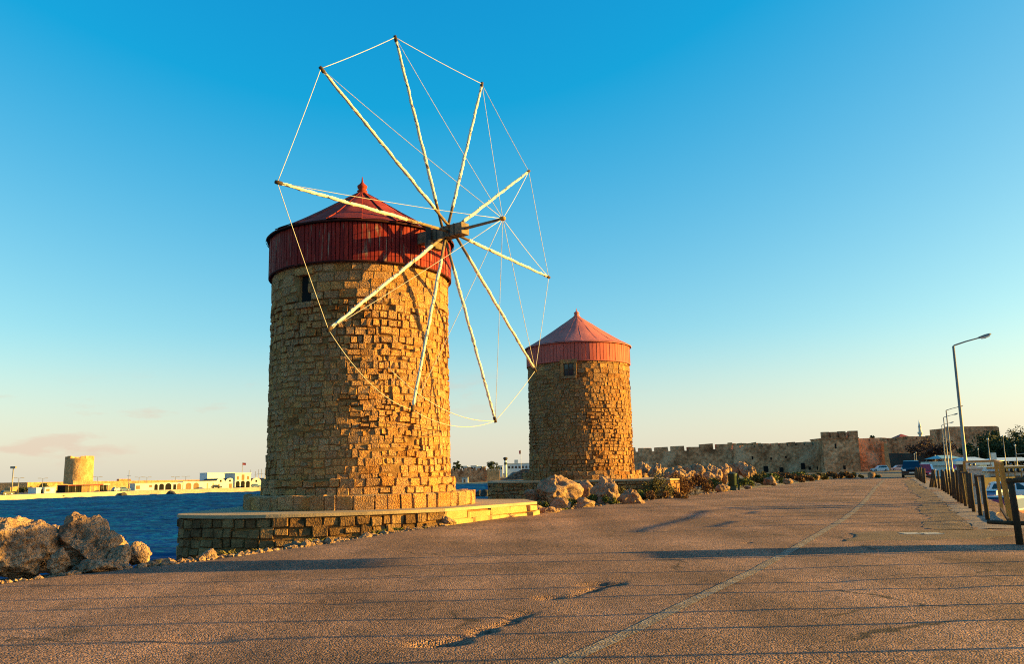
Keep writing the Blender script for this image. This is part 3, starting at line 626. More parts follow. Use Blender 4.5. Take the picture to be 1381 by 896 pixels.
def build_mill_2():
    D2 = 48.5; T = (atY(786, 640, D2)[0]-.05, D2); zs, zt, zc = .85, 1.30, 7.22
    root = thing('windmill', 'smaller looking stone windmill with faded red cap and no sails', 'windmill', (T[0], T[1], zs))
    r = 2.88
    w0 = hit_circle(767, 500, T, r); win_a = atan2(w0[1]-T[1], w0[0]-T[0]); wp = (T[0]+r*cos(win_a), T[1]+r*sin(win_a)); wz0, wz1 = 6.38, 7.08; core = eroded_core(root, T, r, zs, zc+.1, ERO2, (win_a, wz0, wz1))
    win = lambda p, z, w, h: hypot(p[0]-wp[0], p[1]-wp[1]) < .25+w*.35 and wz0-h*.4 < z < wz1+h*.4
    def fn(p, n, z, R):
        e = ERO2(np.array([[p[0], p[1], z]]))[0]; top = np.clip((z-6.0)/.6, 0, 1)
        if R.random() < .012*(1-top): return None
        if e > .12: return (R.uniform(-.065, .015), R.uniform(.0, .06), .05*(1-(z-1.2)/6))
        return (R.normal(0, .009), R.uniform(-.006, .012), .05*(1-(z-1.2)/6))
    st = lay_stones(Path(circle(T, r), True), zt, zc+.05, lambda z: (.22, .30) if z > 6.2 else (.14, .235), lambda z: (.28, .55) if z > 6.2 else (.12, .36), fn, (win,), 21)
    emit_stones(st, M_stone2, core, 300)
    pl = MB().lathe([(3.25, zs), (3.25, zt-.02)], (T[0], T[1], 0), 48).build('plinth', M_pave, root, True)
    emit_stones(lay_stones(Path(circle(T, 3.30), True), zs-.02, zt, (.2, .24), (.25, .5), lambda p, n, z, R: (R.normal(0, .02), R.uniform(0, .02), 0), (), 23), M_stone2, pl, 60)
    n = np.array([cos(win_a), sin(win_a)]); t = np.array([-n[1], n[0]])
    wn = MB().box((wp[0]-n[0]*.12, wp[1]-n[1]*.12, (wz0+wz1)/2), (.2, .52, wz1-wz0), win_a).build('window', M_glass, root)
    for s in (-1, 0, 1): MB().box((wp[0]-n[0]*.01+t[0]*s*.25, wp[1]-n[1]*.01+t[1]*s*.25, (wz0+wz1)/2), (.04, .045, wz1-wz0), win_a).build('frame_bar', M_post, wn)
    for zz in (wz0+.02, (wz0+wz1)/2, wz1-.02): MB().box((wp[0]-n[0]*.012, wp[1]-n[1]*.012, zz), (.04, .5, .045), win_a).build('frame_bar', M_post, wn)
    for s in (-1, 1): MB().box((wp[0]-n[0]*.06+t[0]*s*.36, wp[1]-n[1]*.06+t[1]*s*.36, (wz0+wz1)/2), (.24, .16, wz1-wz0), win_a).build('jamb', M_stone2, wn)
    MB().box((wp[0]-n[0]*.05, wp[1]-n[1]*.05, wz1+.10), (.25, .95, .2), win_a).build('lintel', M_stone2, wn)
    MB().box((wp[0]-n[0]*.04, wp[1]-n[1]*.04, wz0-.07), (.25, .8, .14), win_a).build('sill', M_stone2, wn)
    windmill_cap(root, T, 2.93, zc, 8.22, 10.12, 10.62, 92, M_red2, M_red2roof, 20, .012, 4)
    # roof patch where the paint has flaked
    c = np.array([T[0]-1.15, T[1]-1.35]); 
build_mill_2()

# ================================================================ PLATFORMS
def smooth_path(pts, n=6, closed=True):
    p = np.array(pts, float); m = len(p); out = []
    for i in range(m if closed else m-1):
        a, b, c, d = p[(i-1) % m], p[i], p[(i+1) % m], p[(i+2) % m]
        if not closed: a = p[max(i-1, 0)]; d = p[min(i+2, m-1)]
        for k in range(n):
            t = k/n; out.append(tuple(.5*((2*b)+(-a+c)*t+(2*a-5*b+4*c-d)*t*t+(-a+3*b-3*c+d)*t**3)))
    if not closed: out.append(tuple(p[-1]))
    return out
def build_platforms():
    dark = smooth_path([(-8.95, 25.2), (-8.82, 22.7), (-7.6, 21.6), (-6.1, 21.25), (-3.7, 21.8), (-1.85, 22.75)], 6, False)
    back = [(.65, 26.75), (.3, 29.5), (-2.6, 31.4), (-6.8, 30.8), (-8.8, 28.4)]
    poly = dark+back; cx, cy = -4.4, 26
    ins = [((x-cx)*.978+cx, (y-cy)*.978+cy) for x, y in poly]
    root = thing('platform', 'low dark stone platform carrying the big windmill, its right side sunlit', 'platform', (-4.4, 26, -4))
    body = MB().prism(ins, -4.4, .37).build('platform_core', M_mortar, root)
    out = [((x-cx)*1.002+cx, (y-cy)*1.002+cy) for x, y in poly]
    MB().prism(out, .33, .41).build('paving', M_pave, root)
    P = Path(dark, False)
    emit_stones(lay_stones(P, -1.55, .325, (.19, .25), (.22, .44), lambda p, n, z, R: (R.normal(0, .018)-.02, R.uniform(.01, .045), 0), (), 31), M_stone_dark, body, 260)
    P2 = Path([dark[-1]]+back+[dark[0]], False)
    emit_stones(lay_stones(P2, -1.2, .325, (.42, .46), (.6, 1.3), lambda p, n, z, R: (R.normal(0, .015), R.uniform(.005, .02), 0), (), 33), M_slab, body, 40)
    # second platform
    a = ptx(657.5, 45.2); b = ptx(917, 43.0)
    front = [(a[0]-.1, 50.5), (a[0], 45.6), (a[0]+.35, 44.6), (3.6, 43.2), (b[0]-.6, 42.6), (b[0], 43.3)]
    poly = front+[(b[0]+.5, 49), (8.5, 54), (2, 55), (a[0]+.2, 53)]; cx, cy = 4, 48.5
    root = thing('platform', 'stone platform carrying the windmill without sails, boulders heaped before it', 'platform', (4, 48.5, -4))
    body = MB().prism([((x-cx)*.98+cx, (y-cy)*.98+cy) for x, y in poly], -4.4, .80).build('platform_core', M_mortar, root)
    MB().prism([((x-cx)*1.004+cx, (y-cy)*1.004+cy) for x, y in poly], .77, .85).build('paving', M_pave, root)
    emit_stones(lay_stones(Path(front+[poly[6]], False), -1.0, .765, (.2, .26), (.26, .5), lambda p, n, z, R: (R.normal(0, .015)-.01, R.uniform(.005, .03), 0), (), 37), M_stone2, body, 200)
build_platforms()

# ================================================================ ROCKS
_ico = {}
def ico(n):
    if n not in _ico:
        bm = bmesh.new(); bmesh.ops.create_icosphere(bm, subdivisions=n, radius=1.0)
        _ico[n] = (np.array([v.co[:] for v in bm.verts]), [tuple(v.index for v in f.verts) for f in bm.faces]); bm.free()
    return _ico[n]
def boulder(name, label, c, size, seed, sub=5, m=None, rz=None, group=None, pit=1.0, cat='boulder'):
    V, F = ico(sub); r = np.random.default_rng(seed); P = V.copy(); off = r.uniform(-50, 50, 3)
    for _ in range(9):
        n = r.normal(size=3); n /= np.linalg.norm(n); d = P@n; k = r.uniform(.55, .85); P = P-np.outer(np.maximum(d-k, 0)*.85, n)
    P = P*(1+.22*fbm(V+off, 1.2, 3, seed))[:, None]
    big = max(size); q = P*np.array(size)/2
    nrm = q/np.linalg.norm(q, axis=1)[:, None]
    fq = (q+off*3)
    q = q+nrm*(big*(.05*fbm(fq, 3.2/big, 5, seed+3)+.035*(1-2*np.abs(vnoise(fq, 4.5/big, seed+7)))))[:, None]
    q = q-nrm*(big*pit*.075*np.clip(1-worley(fq, 6.5/big, seed)*1.5, 0, 1))[:, None]-nrm*(big*pit*.04*np.clip(1-worley(fq, 15/big, seed+5)*1.5, 0, 1))[:, None]
    a = r.uniform(0, 2*pi) if rz is None else rz; x, y = q[:, 0].copy(), q[:, 1].copy(); q[:, 0] = x*cos(a)-y*sin(a); q[:, 1] = x*sin(a)+y*cos(a)
    o = mesh_obj(name, q, F, m or M_rock, None, True); o.location = c
    return tag(o, label, cat, group)
def at_ground(x, y, z=-.1): p = atz(x, y, z); return p
def px_boulder(label, x0, x1, y0, y1, Y, seed, sub=5, group=None, m=None, depth=.9, pit=1.0, name='boulder', cat='boulder'):
    a = atY(x0, (y0+y1)/2, Y); b = atY(x1, (y0+y1)/2, Y); t = atY((x0+x1)/2, y0, Y)[2]; bz = atY((x0+x1)/2, y1, Y)[2]
    w = (b[0]-a[0])*1.12; h = (t-bz)*1.15
    return boulder(name, label, ((a[0]+b[0])/2, Y, (t+bz)/2-.02), (w, max(w*depth, .15), h), seed, sub, m, rz=random.Random(seed).uniform(-.4, .4), group=group, pit=pit, cat=cat)
px_boulder('massive pitted grey boulder with a steep side beside the asphalt edge', -40, 72, 704, 790, 12.95, 1, 6)
px_boulder('tall rounded boulder with sunlit crest in the shore heap', 70, 152, 701, 775, 13.75, 2, 6)
px_boulder('dark upright boulder tucked between the crested boulder and the sea', 128, 155, 720, 760, 13.7, 3, 5)
px_boulder('smooth rounded dark stone at the sea end of the shore heap', 148, 176, 738, 772, 13.6, 4, 5, pit=.5)
px_boulder('wedge shaped dark rock with a gold sunlit edge', 168, 197, 734, 764, 14.1, 5, 5)
px_boulder('flat pale grey slab rock lying against the shore heap', 98, 168, 753, 776, 13.1, 6, 5, pit=.5)
px_boulder('broad low rock filling the gap behind the shore heap', 40, 130, 716, 775, 13.9, 11, 5)
px_boulder('small pale rock wedged at the foot of the massive boulder', 64, 92, 740, 780, 12.9, 7, 5)
px_boulder('small rock lit gold behind the massive boulder', 62, 86, 706, 735, 14.6, 8, 4)
px_boulder('low rock lit gold in front of the open water', 148, 172, 719, 755, 14.4, 9, 4)
px_boulder('long flat dark rock at the water beside the stone platform', 196, 246, 752, 768, 14.6, 10, 5, m=M_rock_dark, pit=.3)
px_boulder('little pale stone near the water corner of the dark platform wall', 262, 298, 742, 760, 15.0, 12, 4, name='stone', group='pale stones along the dark platform wall', cat='stone')
px_boulder('little pale stone at the middle of the dark platform wall', 382, 412, 730, 744, 17.3, 13, 4, name='stone', group='pale stones along the dark platform wall', cat='stone')
for k, (x0, x1, y0, y1, Y, lab) in enumerate([
    (578, 612, 692, 712, 23.0, 'pale grey rock where the sunlit platform side begins'),
    (655, 690, 691, 700, 25.6, 'flat grey rock before the sunlit platform side'),
    (686, 706, 688, 697, 26.6, 'small grey rock leaning on the end of the big windmill platform'),
    (728, 752, 684, 693, 28.5, 'orange tinted stone on the verge between both platforms'),
    (706, 728, 662, 678, 37.5, 'small dark boulder at the left foot of the boulder heap'),
    (722, 777, 639, 680, 37.0, 'big grey boulder with golden right face before the farther platform'),
    (774, 804, 646, 682, 37.6, 'squat boulder between the two biggest of the heap'),
    (796, 836, 641, 686, 35.5, 'jagged pointed boulder leaning on the farther platform'),
    (834, 870, 660, 688, 34.0, 'low sunlit boulder behind the green shrubs'),
    (742, 770, 672, 690, 32.5, 'low stone before the big golden faced boulder'),
    (774, 800, 672, 690, 32.5, 'grey stone among tufts at the heap foot')]):
    px_boulder(lab, x0, x1, y0, y1, Y, 30+k, 5 if x1-x0 > 30 else 4)
pile = [(858, 880, 622, 650, 60), (874, 893, 626, 652, 59)]
for i in range(12): x = 886+i*10.5; h = random.uniform(13, 20); pile.append((x, x+random.uniform(17, 27), 646-h-i*.5, 650-i*.5, 66+random.uniform(-2, 2)))
for i in range(9): x = 884+i*10.5; h = random.uniform(9, 15); pile.append((x, x+random.uniform(13, 21), 652-h-i*.9, 657-i*.9, 57+random.uniform(-2, 2)))
for k, (x0, x1, y0, y1, Y) in enumerate(pile):
    px_boulder('pale boulder '+('leaning at the windmill end of' if k < 2 else 'along the crest of' if k < 14 else 'at the shrubby front of')+' the long sunlit rockpile', x0, x1, y0, y1, Y, 60+k, 5, 'boulders of the long rockpile', depth=.75)
for k, (x0, x1, y0, y1) in enumerate([(966, 984, 653, 664), (1028, 1048, 643, 656), (1004, 1014, 655, 661), (1054, 1068, 645, 654), (1095, 1106, 640, 648), (1130, 1138, 641, 646), (1170, 1180, 637, 645), (1184, 1189, 640, 644), (958, 964, 664, 668), (1082, 1090, 643, 649)]):
    Y = at_ground((x0+x1)/2, y1, -.1)[1]
    px_boulder('low stone among the shrubs along the road verge', x0, x1, y0, y1, Y, 500+k, 4, 'stones along the shrubby verge', name='stone', cat='stone')
for k in range(26):
    x = random.uniform(706, 872); Y = random.uniform(31.5, 36.5); s_ = random.uniform(.18, .5); q = ptx(x, Y, -.12+s_*.18, 680)
    if q[0] < XT(left_t(Y), Y)-.2: boulder('stone', 'jagged rubble stone strewn in the heap before the farther platform', tuple(q), (s_, s_*.8, s_*.7), 600+k, 4, group='rubble stones before the farther platform', cat='stone')
for k in range(16):                                   # rubble beyond the near fence
    Y = random.uniform(13.4, 19.5); dx = random.uniform(1.5, 3.2); x = XT(fence_t(Y)+dx, Y); s_ = random.uniform(.18, .5)
    boulder('stone', 'rough rubble stone on the bank below the near fence posts', (x, Y, -.10-.62*(dx-1.5)+s_*.1), (s_, s_*.8, s_*.6), 120+k, 4, group='rubble stones on the fence bank', cat='stone')
def rocks_along(label, name, pts, grp, m):
    for k, (x, y, z, w, h) in enumerate(pts): boulder(name, label, (x, y, z), (w, w*.8, h), 200+k, 4, m, group=grp, pit=.3)
# armour rock hidden in the sea before the far quay and beyond the water gap
for k, (x, Y, w, h) in enumerate([(78, 278, 4.2, 1.9), (165, 298, 3.2, 1.8), (230, 306, 3.6, 1.6)]):
    p = ptx(x, Y, SEA_Z+.3, 668); boulder('boulder', 'dark rock in the water at the foot of the far quay', p, (w, 2.5, h), 240+k, 4, M_rock_dark, group='dark rocks along the far quay', pit=.3)
for k, (x, Y, w, h) in enumerate([(648, 195, 2.6, 1.9), (655, 190, 3.6, 3.0)]):
    p = ptx(x, Y, SEA_Z+.4, 658); boulder('boulder', 'black rock standing in the water gap between the platforms', p, (w, 2.5, h), 250+k, 4, M_rock_dark, group='black rocks in the water gap', pit=.3)
p = at_ground(78, 774, -.02)
tag(MB().box((p[0], p[1]+.1, .0), (.85, .10, .02), .25).build('rusty_strip', pmat('rust', [(.16, .045, .015), (.24, .075, .025)], 6, .9, 0, (), .3, 40)), 'rusty metal strip lying along the asphalt edge before the shore heap', 'scrap metal')

# ================================================================ SHRUBS AND TREES
def leaf_cloud(centres, n, size, r, flat=1.0):
    """small leaf quads scattered through clumps; centres = rows of (x, y, z, radius)"""
    c = np.array(centres); i = r.integers(len(c), size=n); d = r.normal(size=(n, 3)); d /= np.linalg.norm(d, axis=1)[:, None]
    rad = c[i, 3]*(r.random(n)**.45); P = c[i, :3]+d*rad[:, None]*np.array([1, 1, flat])
    a = r.normal(size=(n, 3)); a /= np.linalg.norm(a, axis=1)[:, None]; b = np.cross(a, r.normal(size=(n, 3))); b /= np.linalg.norm(b, axis=1)[:, None]
    s = size*r.uniform(.6, 1.4, n)[:, None]
    V = np.stack([P-a*s, P-b*s*.45, P+a*s, P+b*s*.45], 1).reshape(-1, 3); F = [(4*k, 4*k+1, 4*k+2, 4*k+3) for k in range(n)]
    return V, F
def shrub(label, c, w, h, m, seed, n=1300, leaf=.035, group=None, name='shrub', cat='shrub'):
    r = np.random.default_rng(seed); root = thing(name, label, cat, tuple(c), 0, group); k = max(5, int(w*9)); C = []
    for _ in range(k):
        x, y = r.uniform(-.5, .5, 2)*w; e = max(0, 1-(2*x/w)**2-.5*(2*y/w)**2); C.append((c[0]+x, c[1]+y*.8, c[2]+h*(.2+.6*e*r.uniform(.5, 1)), h*r.uniform(.18, .34)))
    V, F = leaf_cloud(C, n, leaf, r); V[:, 2] = np.maximum(V[:, 2], c[2]-.02)
    b = MB()
    for q in C:
        e = np.array(q[:3])+r.normal(0, .05, 3); b.tube([(c[0]+r.uniform(-.1, .1), c[1]+r.uniform(-.1, .1), c[2]-.1), (np.array(c)+e)/2+r.normal(0, .04, 3), e], [.014, .01, .005], 4)
        for _ in range(5):
            t = np.array(q[:3])+r.normal(size=3)*q[3]*np.array([.7, .7, .5])+np.array([0, 0, q[3]*.9]); b.tube([q[:3], t], [.006, .002], 3)
    b.build('stems', M_twig, root)
    mesh_obj('foliage', V, F, m, root)
    return root
G, O, Ru = M_leafgr, M_leafolive, M_leafrust
for k, (x, yb, wpx, hpx, m, lab) in enumerate([
    (615, 703, 34, 9, G, 'low green tuft by the pale rock at the sunlit platform side'),
    (745, 688, 40, 11, G, 'small green tuft before the big golden faced boulder'),
    (790, 686, 40, 14, G, 'green tuft under the jagged pointed boulder'),
    (825, 683, 46, 20, G, 'yellow green shrub at the right foot of the boulder heap'),
    (852, 679, 40, 22, O, 'olive shrub beside the low sunlit boulder'),
    (880, 676, 34, 18, G, 'green shrub below the sunlit end of the farther platform'),
    (898, 674, 40, 34, O, 'tall olive shrub against the sunlit end of the farther platform'),
    (922, 671, 44, 34, Ru, 'big rust red shrub next to the tall olive shrub'),
    (948, 668, 40, 30, Ru, 'rust red shrub between the big one and the litter bin'),
    (905, 676, 60, 16, Ru, 'low spreading rust shrub on the asphalt edge'),
    (972, 663, 26, 20, G, 'green shrub left of the litter bin'),
    (1010, 658, 30, 16, G, 'green shrub right of the litter bin'),
    (1026, 655, 34, 18, O, 'olive shrub behind the sunlit verge stone'),
    (1050, 653, 30, 15, G, 'green shrub beyond the sunlit verge stone'),
    (1074, 651, 30, 13, Ru, 'rust shrub where the verge narrows')]):
    p = at_ground(x, yb, -.1); p[0] -= .35; sc = p[1]/1150; shrub(lab, (p[0], p[1]+.4, -.12), wpx*sc, hpx*sc*1.05, m, 300+k, 3000 if wpx > 30 else 1700, max(.024, .0012*p[1]))
for k, (x, yb, wpx, hpx, m) in enumerate([(1094, 649.5, 24, 9, Ru), (1112, 647.8, 26, 10, O), (1130, 646.6, 24, 9, Ru), (1148, 645.8, 22, 9, Ru), (1162, 645.2, 18, 7, O), (1188, 644.6, 12, 5, G), (1060, 647, 34, 10, Ru), (1036, 648, 30, 10, O), (1085, 646, 30, 9, G)]):
    p = at_ground(x, yb, -.1); sc = p[1]/1150; shrub({Ru: 'low rust coloured', O: 'low olive', G: 'low green'}[m]+' shrub in the far row along the end of the verge', (p[0]-.5, p[1]+.6, -.12), wpx*sc, hpx*sc*1.1, m, 330+k, 1500, .0012*p[1], 'far shrubs along the verge')
def tree(label, c, w, h, m, seed, n=2600, leaf=.22, trunk=.25, group=None, name='tree', base=.15):
    r = np.random.default_rng(seed); root = thing(name, label, 'tree', tuple(c), 0, group); C = []
    for _ in range(26):
        d = r.normal(size=3); d /= np.linalg.norm(d); q = r.random()**.5; C.append((c[0]+d[0]*w*.40*q, c[1]+d[1]*w*.40*q, c[2]+h*(base+(1-base)/2)+d[2]*h*(1-base)*.40*q, w*r.uniform(.09, .17)))
    V, F = leaf_cloud(C, n, leaf, r, .8); mesh_obj('crown', V, F, m, root)
    b = MB().tube([(c[0], c[1], c[2]-.3), (c[0]+.03*w, c[1], c[2]+h*.3), (c[0]-.02*w, c[1], c[2]+h*.65)], [trunk, trunk*.7, trunk*.25], 8)
    for q in C[::3]: b.tube([(c[0]+.01*w, c[1], c[2]+h*r.uniform(.2, .45)), q[:3]], [trunk*.35, trunk*.08], 5)
    b.build('trunk', M_twig, root)
    return root

# ================================================================ FENCE AND ROADSIDE
def build_fences():
    posts = [(1376, 733.9, 646.8), (1332.6, 702.4, 639.4), (1322.6, 696.4, 639.4), (1313.9, 691.7, 643.5), (1308.5, 687, 640.8), (1303, 683.6, 639), (1297.2, 680, 640), (1293, 677.6, 641), (1289.5, 675.2, 639), (1286.4, 673, 639), (1283, 670, 638), (1279.5, 667.5, 638)]
    a = thing('wooden_fence', 'long row of leaning tarred wooden posts along the pavement edge', 'fence', tuple(at_ground(1308, 687, 0)))
    tops = []
    for k, (x, yb, yt) in enumerate(posts[1:]):
        p = at_ground(x, yb, 0); H = 1.04+random.uniform(-.05, .05); lean = (random.uniform(-.05, .04), random.uniform(-.05, .05)); t = p+np.array([lean[0], lean[1], H]); tops.append(t)
        MB().tube([p-np.array([0, 0, .25]), p+(t-p)*.5+np.array([random.uniform(-.015, .015), 0, 0]), t], [.052, .048, .045], 8).build('post', M_post, a, True)
    for i, j in ((0, 1), (3, 4)): MB().tube([tops[i]-np.array([0, 0, .03]), tops[j]-np.array([0, 0, .03])], .025, 7).build('rail', M_post, a, True)
    n = thing('wooden_fence', 'single dark fence post with log rail and broken lower rail by the rubble', 'fence', tuple(at_ground(1376, 733.9, 0)))
    p = at_ground(1376, 733.9, 0); MB().tube([p-np.array([0, 0, .3]), p+np.array([-.01, .02, .5]), p+np.array([-.03, .03, 1.04])], [.058, .054, .05], 9).build('post', M_post, n, True)
    q = p+np.array([-.03, .03, 1.0]); MB().tube([q-np.array([.06, .0, 0]), q+np.array([.9, -.2, .03]), q+np.array([1.9, -.5, .02])], [.042, .045, .042], 8).build('rail', M_post, n, True)
    q = p+np.array([0, .06, .32]); MB().tube([q+np.array([-.40, .12, .02]), q, q+np.array([1.5, -.4, -.02])], [.03, .036, .036], 8).build('rail', M_post, n, True)
    p2 = p+np.array([1.85, -.5, -.3]); MB().tube([p2-np.array([0, 0, .3]), p2+np.array([0, 0, 1.3])], [.07, .06], 9).build('post', M_post, n, True)
    b = thing('wooden_fence', 'middle fence section with crossed leaning posts before the cars', 'fence', tuple(at_ground(1262, 659, 0)))
    for x, yb, lx in ((1273.5, 663.8, 0), (1270.5, 661.8, .05), (1266.8, 659.8, 0), (1263.2, 658.8, -.06), (1259.8, 657.8, -.02), (1256.5, 658.2, .28), (1253.2, 657.9, .3), (1276.5, 665.5, -.03)):
        p = at_ground(x, yb, 0); MB().tube([p-np.array([0, 0, .2]), p+np.array([lx, random.uniform(-.06, .06), .98+random.uniform(-.06, .06)])], [.06, .052], 7).build('post', M_post, b, True)
    c = thing('wooden_fence', 'farthest fence section of short posts beside the dark parked car', 'fence', tuple(at_ground(1240, 648, 0)))
    for x, yb in ((1247, 653.0), (1245.3, 652.0), (1243.5, 650.9), (1241.8, 649.8), (1240.2, 648.8), (1238.6, 647.8), (1237, 646.7), (1235.5, 645.6)):
        p = at_ground(x, yb, 0); MB().tube([p-np.array([0, 0, .2]), p+np.array([random.uniform(-.08, .08), random.uniform(-.1, .1), 1.0+random.uniform(-.05, .1)])], [.07, .06], 7).build('post', M_post, c, True)
build_fences()
def lamp_post(Y, label, H=5.5, arm=.82):
    t = {30.6: .97, 68.5: 1.05, 79.0: .9, 95.0: .8}[Y]; x = XT(t, Y); z0 = 0 if Y < 85 else -.3
    r = thing('street_lamp', label, 'street lamp', (x, Y, z0), 0)
    MB().tube([(x, Y, z0-.2), (x, Y, z0+.9), (x, Y, z0+.95), (x, Y, H)], [.085, .08, .062, .042], 10).build('pole', M_steel, r, True)
    MB().lathe([(.12, 0), (.12, .06), (.09, .08)], (x, Y, z0), 10).build('base_collar', M_steel, r, True)
    e = np.array([x+arm*.90, Y-arm*.44, H+.22]); MB().tube([(x, Y, H-.04), (x+.03, Y, H+.02), (e+np.array([x, Y, H+.0]))/2+np.array([0, 0, .02]), e], [.03, .03, .026, .024], 8).build('arm', M_steel, r, True)
    d = (e-np.array([x, Y, H])); d /= np.linalg.norm(d); s_ = np.cross(d, [0, 0, 1]); s_ /= np.linalg.norm(s_); u = np.cross(s_, d)
    h = MB(); prof = [(-.05, .03, .03), (.03, .07, .06), (.22, .12, .08), (.38, .10, .06), (.43, .04, .03)]
    P = [e+d*a+s_*w*i+u*(hh*j) for a, w, hh in prof for i, j in ((-1, -.4), (1, -.4), (.7, .6), (-.7, .6))]
    F = [(4*i+k, 4*i+(k+1) % 4, 4*i+4+(k+1) % 4, 4*i+4+k) for i in range(4) for k in range(4)]+[(3, 2, 1, 0), (16, 17, 18, 19)]
    hd = h.add(P, F).build('lamp_head', M_steel, r)
    P = [e+d*a+s_*w*i-u*(.035+.045*j) for a, w, j in ((.08, .06, .6), (.22, .09, 1.0), (.36, .07, .6)) for i in (-1, 1)]
    P += [e+d*a+s_*w*i-u*.02 for a, w in ((.08, .06), (.22, .09), (.36, .07)) for i in (-1, 1)]
    MB().add(P, [(0, 1, 3, 2), (2, 3, 5, 4), (1, 0, 6, 7), (4, 5, 11, 10), (0, 2, 8, 6), (2, 4, 10, 8), (3, 1, 7, 9), (5, 3, 9, 11)]).build('lens', M_lampglass, hd)
lamp_post(30.6, 'tall street lamp with bent arm rising beside the meter cabinets')
lamp_post(68.5, 'street lamp standing next after the one by the meter cabinets')
lamp_post(79.0, 'street lamp between two others, beside the farthest fence section')
lamp_post(95.0, 'smallest looking street lamp standing past the dark parked car')
def build_roadside():
    # litter bin on its post
    p = at_ground(991, 661.5, -.05); sc = p[1]/1150
    r = thing('litter_bin', 'dark green litter bin hung on a leaning post at the verge', 'litter bin', (p[0], p[1], 0))
    b = MB().lathe([(.20, .22), (.24, .25), (.27, .80), (.29, .82), (.29, .90), (.24, .93)], (p[0]-.12, p[1], 0), 14).build('bin_body', M_bin, r, True)
    MB().lathe([(.33, .90), (.33, .95), (.20, 1.02), (.05, 1.04)], (p[0]-.12, p[1], 0), 14).build('bin_lid', M_bin, b, True)
    MB().bar((p[0]+.27, p[1], -.2), (p[0]+.19, p[1], 1.0), .09, .09).build('post', M_bin, r)
    MB().box((p[0]-.12, p[1], .1), (.32, .32, .34)).build('foot', M_bin, r)
    # electric cabinets behind the fence
    def cab(x, Y, z0, w, h, d, m, label, legs=False):
        X = atY(x, 640, Y)[0]; o = thing('electric_cabinet', label, 'cabinet', (X, Y, z0))
        MB().box((X, Y, z0+h/2), (w, d, h), -.25).build('case', m, o); MB().box((X, Y-.01, z0+h+.02), (w+.06, d+.06, .05), -.25).build('roof_cap', m, o)
        MB().box((X-.25*d/2*.0-sin(.25)*d/2, Y-cos(.25)*d/2-.008, z0+h*.55), (w*.86, .02, h*.7), -.25).build('door', m, o)
        MB().box((X-sin(.25)*d/2+w*.3, Y-cos(.25)*d/2-.03, z0+h*.55), (.03, .03, .12), -.25).build('handle', M_iron, o)
    cab(1301.5, 29.0, -.3, .40, 1.52, .35, M_cabdk, 'dark brown electric cabinet at the foot of the tall street lamp')
    cab(1314.5, 27.6, -.35, .36, 1.46, .32, M_cab, 'pale rusty electric cabinet beside the dark brown one')
    X, Y = atY(1308.5, 630, 28.2)[:2]; o = thing('meter_box', 'small white meter box with dials on a post between the cabinets', 'meter box', (X, Y, -.3))
    MB().bar((X, Y, -.5), (X, Y, 1.15), .06).build('post', M_steel, o); MB().box((X, Y-.03, 1.22), (.30, .16, .26), -.2).build('case', M_white, o)
    for k in (-1, 1): MB().cyl((X+.07*k, Y-.10, 1.25), (X+.07*k, Y-.14, 1.25), .04).build('dial', M_glass, o, True)
    # yellow timber frame
    A = atY(1300, 623.6, 27.5); B = atY(1342.5, 622, 23.5); C = atY(1348, 624.5, 19.8); z0 = -.75
    o = thing('timber_frame', 'weathered yellow timber railing frame on the bank behind the posts', 'frame', (B[0], B[1], z0))
    MB().bar(A, B, .06, .06).build('top_rail', M_yellow, o); MB().bar(B, C, .055, .055).build('top_rail', M_yellow, o)
    e = atY(1349.5, 672, 23.5); MB().bar((e[0]+.02, e[1], z0-.4), B, .065, .065).build('upright', M_yellow, o)
    e = atY(1361.5, 688, 19.8); MB().bar((e[0]+.03, e[1], z0-.3), C, .055, .055).build('upright', M_yellow, o)
    C2 = atY(1351.5, 626, 18.9); e = atY(1365, 690, 18.9); MB().bar((e[0]+.03, e[1], z0-.3), C2, .045, .045).build('upright', M_yellow, o); MB().bar(C, C2, .055, .055).build('top_rail', M_yellow, o)
    MB().bar((A[0], A[1], -.5), A, .06, .06).build('upright', M_yellow, o)
    for q in (.14,): MB().bar(np.array([B[0], B[1], 1.3*q-.1]), np.array([C2[0], C2[1], 1.3*q-.12]), .045, .07).build('cross_rail', M_post, o)
    # no parking sign
    p = atY(1285.5, 630, 90.0); o = thing('road_sign', 'round red and blue no parking sign on a short pole', 'sign', (p[0], p[1], -.3))
    MB().cyl((p[0], p[1], -.5), (p[0], p[1], p[2]+.25), .03).build('pole', M_steel, o, True)
    MB().cyl((p[0], p[1]-.03, p[2]), (p[0], p[1]-.06, p[2]), .26, n=24).build('rim', M_signred, o); MB().cyl((p[0], p[1]-.055, p[2]), (p[0], p[1]-.075, p[2]), .20, n=24).build('face', M_signblue, o)
    MB().bar((p[0]-.15, p[1]-.08, p[2]+.15), (p[0]+.15, p[1]-.08, p[2]-.15), .05, .012, up=(0, 1, 0)).build('slash', M_signred, o)
    MB().box((p[0], p[1]-.05, p[2]-.50), (.40, .03, .42)).build('plate', M_signyel, o)
    # drain slabs set in the asphalt patch
    for x0, x1, l in ((1217, 1241, 'left'), (1243, 1267, 'right')):
        c = at_ground((x0+x1)/2, 721, 0); w = (x1-x0)*c[1]/1150*1.02
        tag(MB().box((c[0], c[1], -.006), (w, .36, .05)).build('drain_slab', pmat('pale_concrete_'+l, [(.34, .30, .25), (.44, .39, .33)], 6, .9, 0, (('noise', 30, .01, .7),), .2, 50)), 'pale concrete drain slab beside its twin in the dark asphalt patch', 'drain cover', 'pair of drain slabs')
    q = [at_ground(x, y, 0) for x, y in ((1165, 718), (1200, 712.5), (1345, 712), (1375, 727), (1240, 729), (1180, 722))]
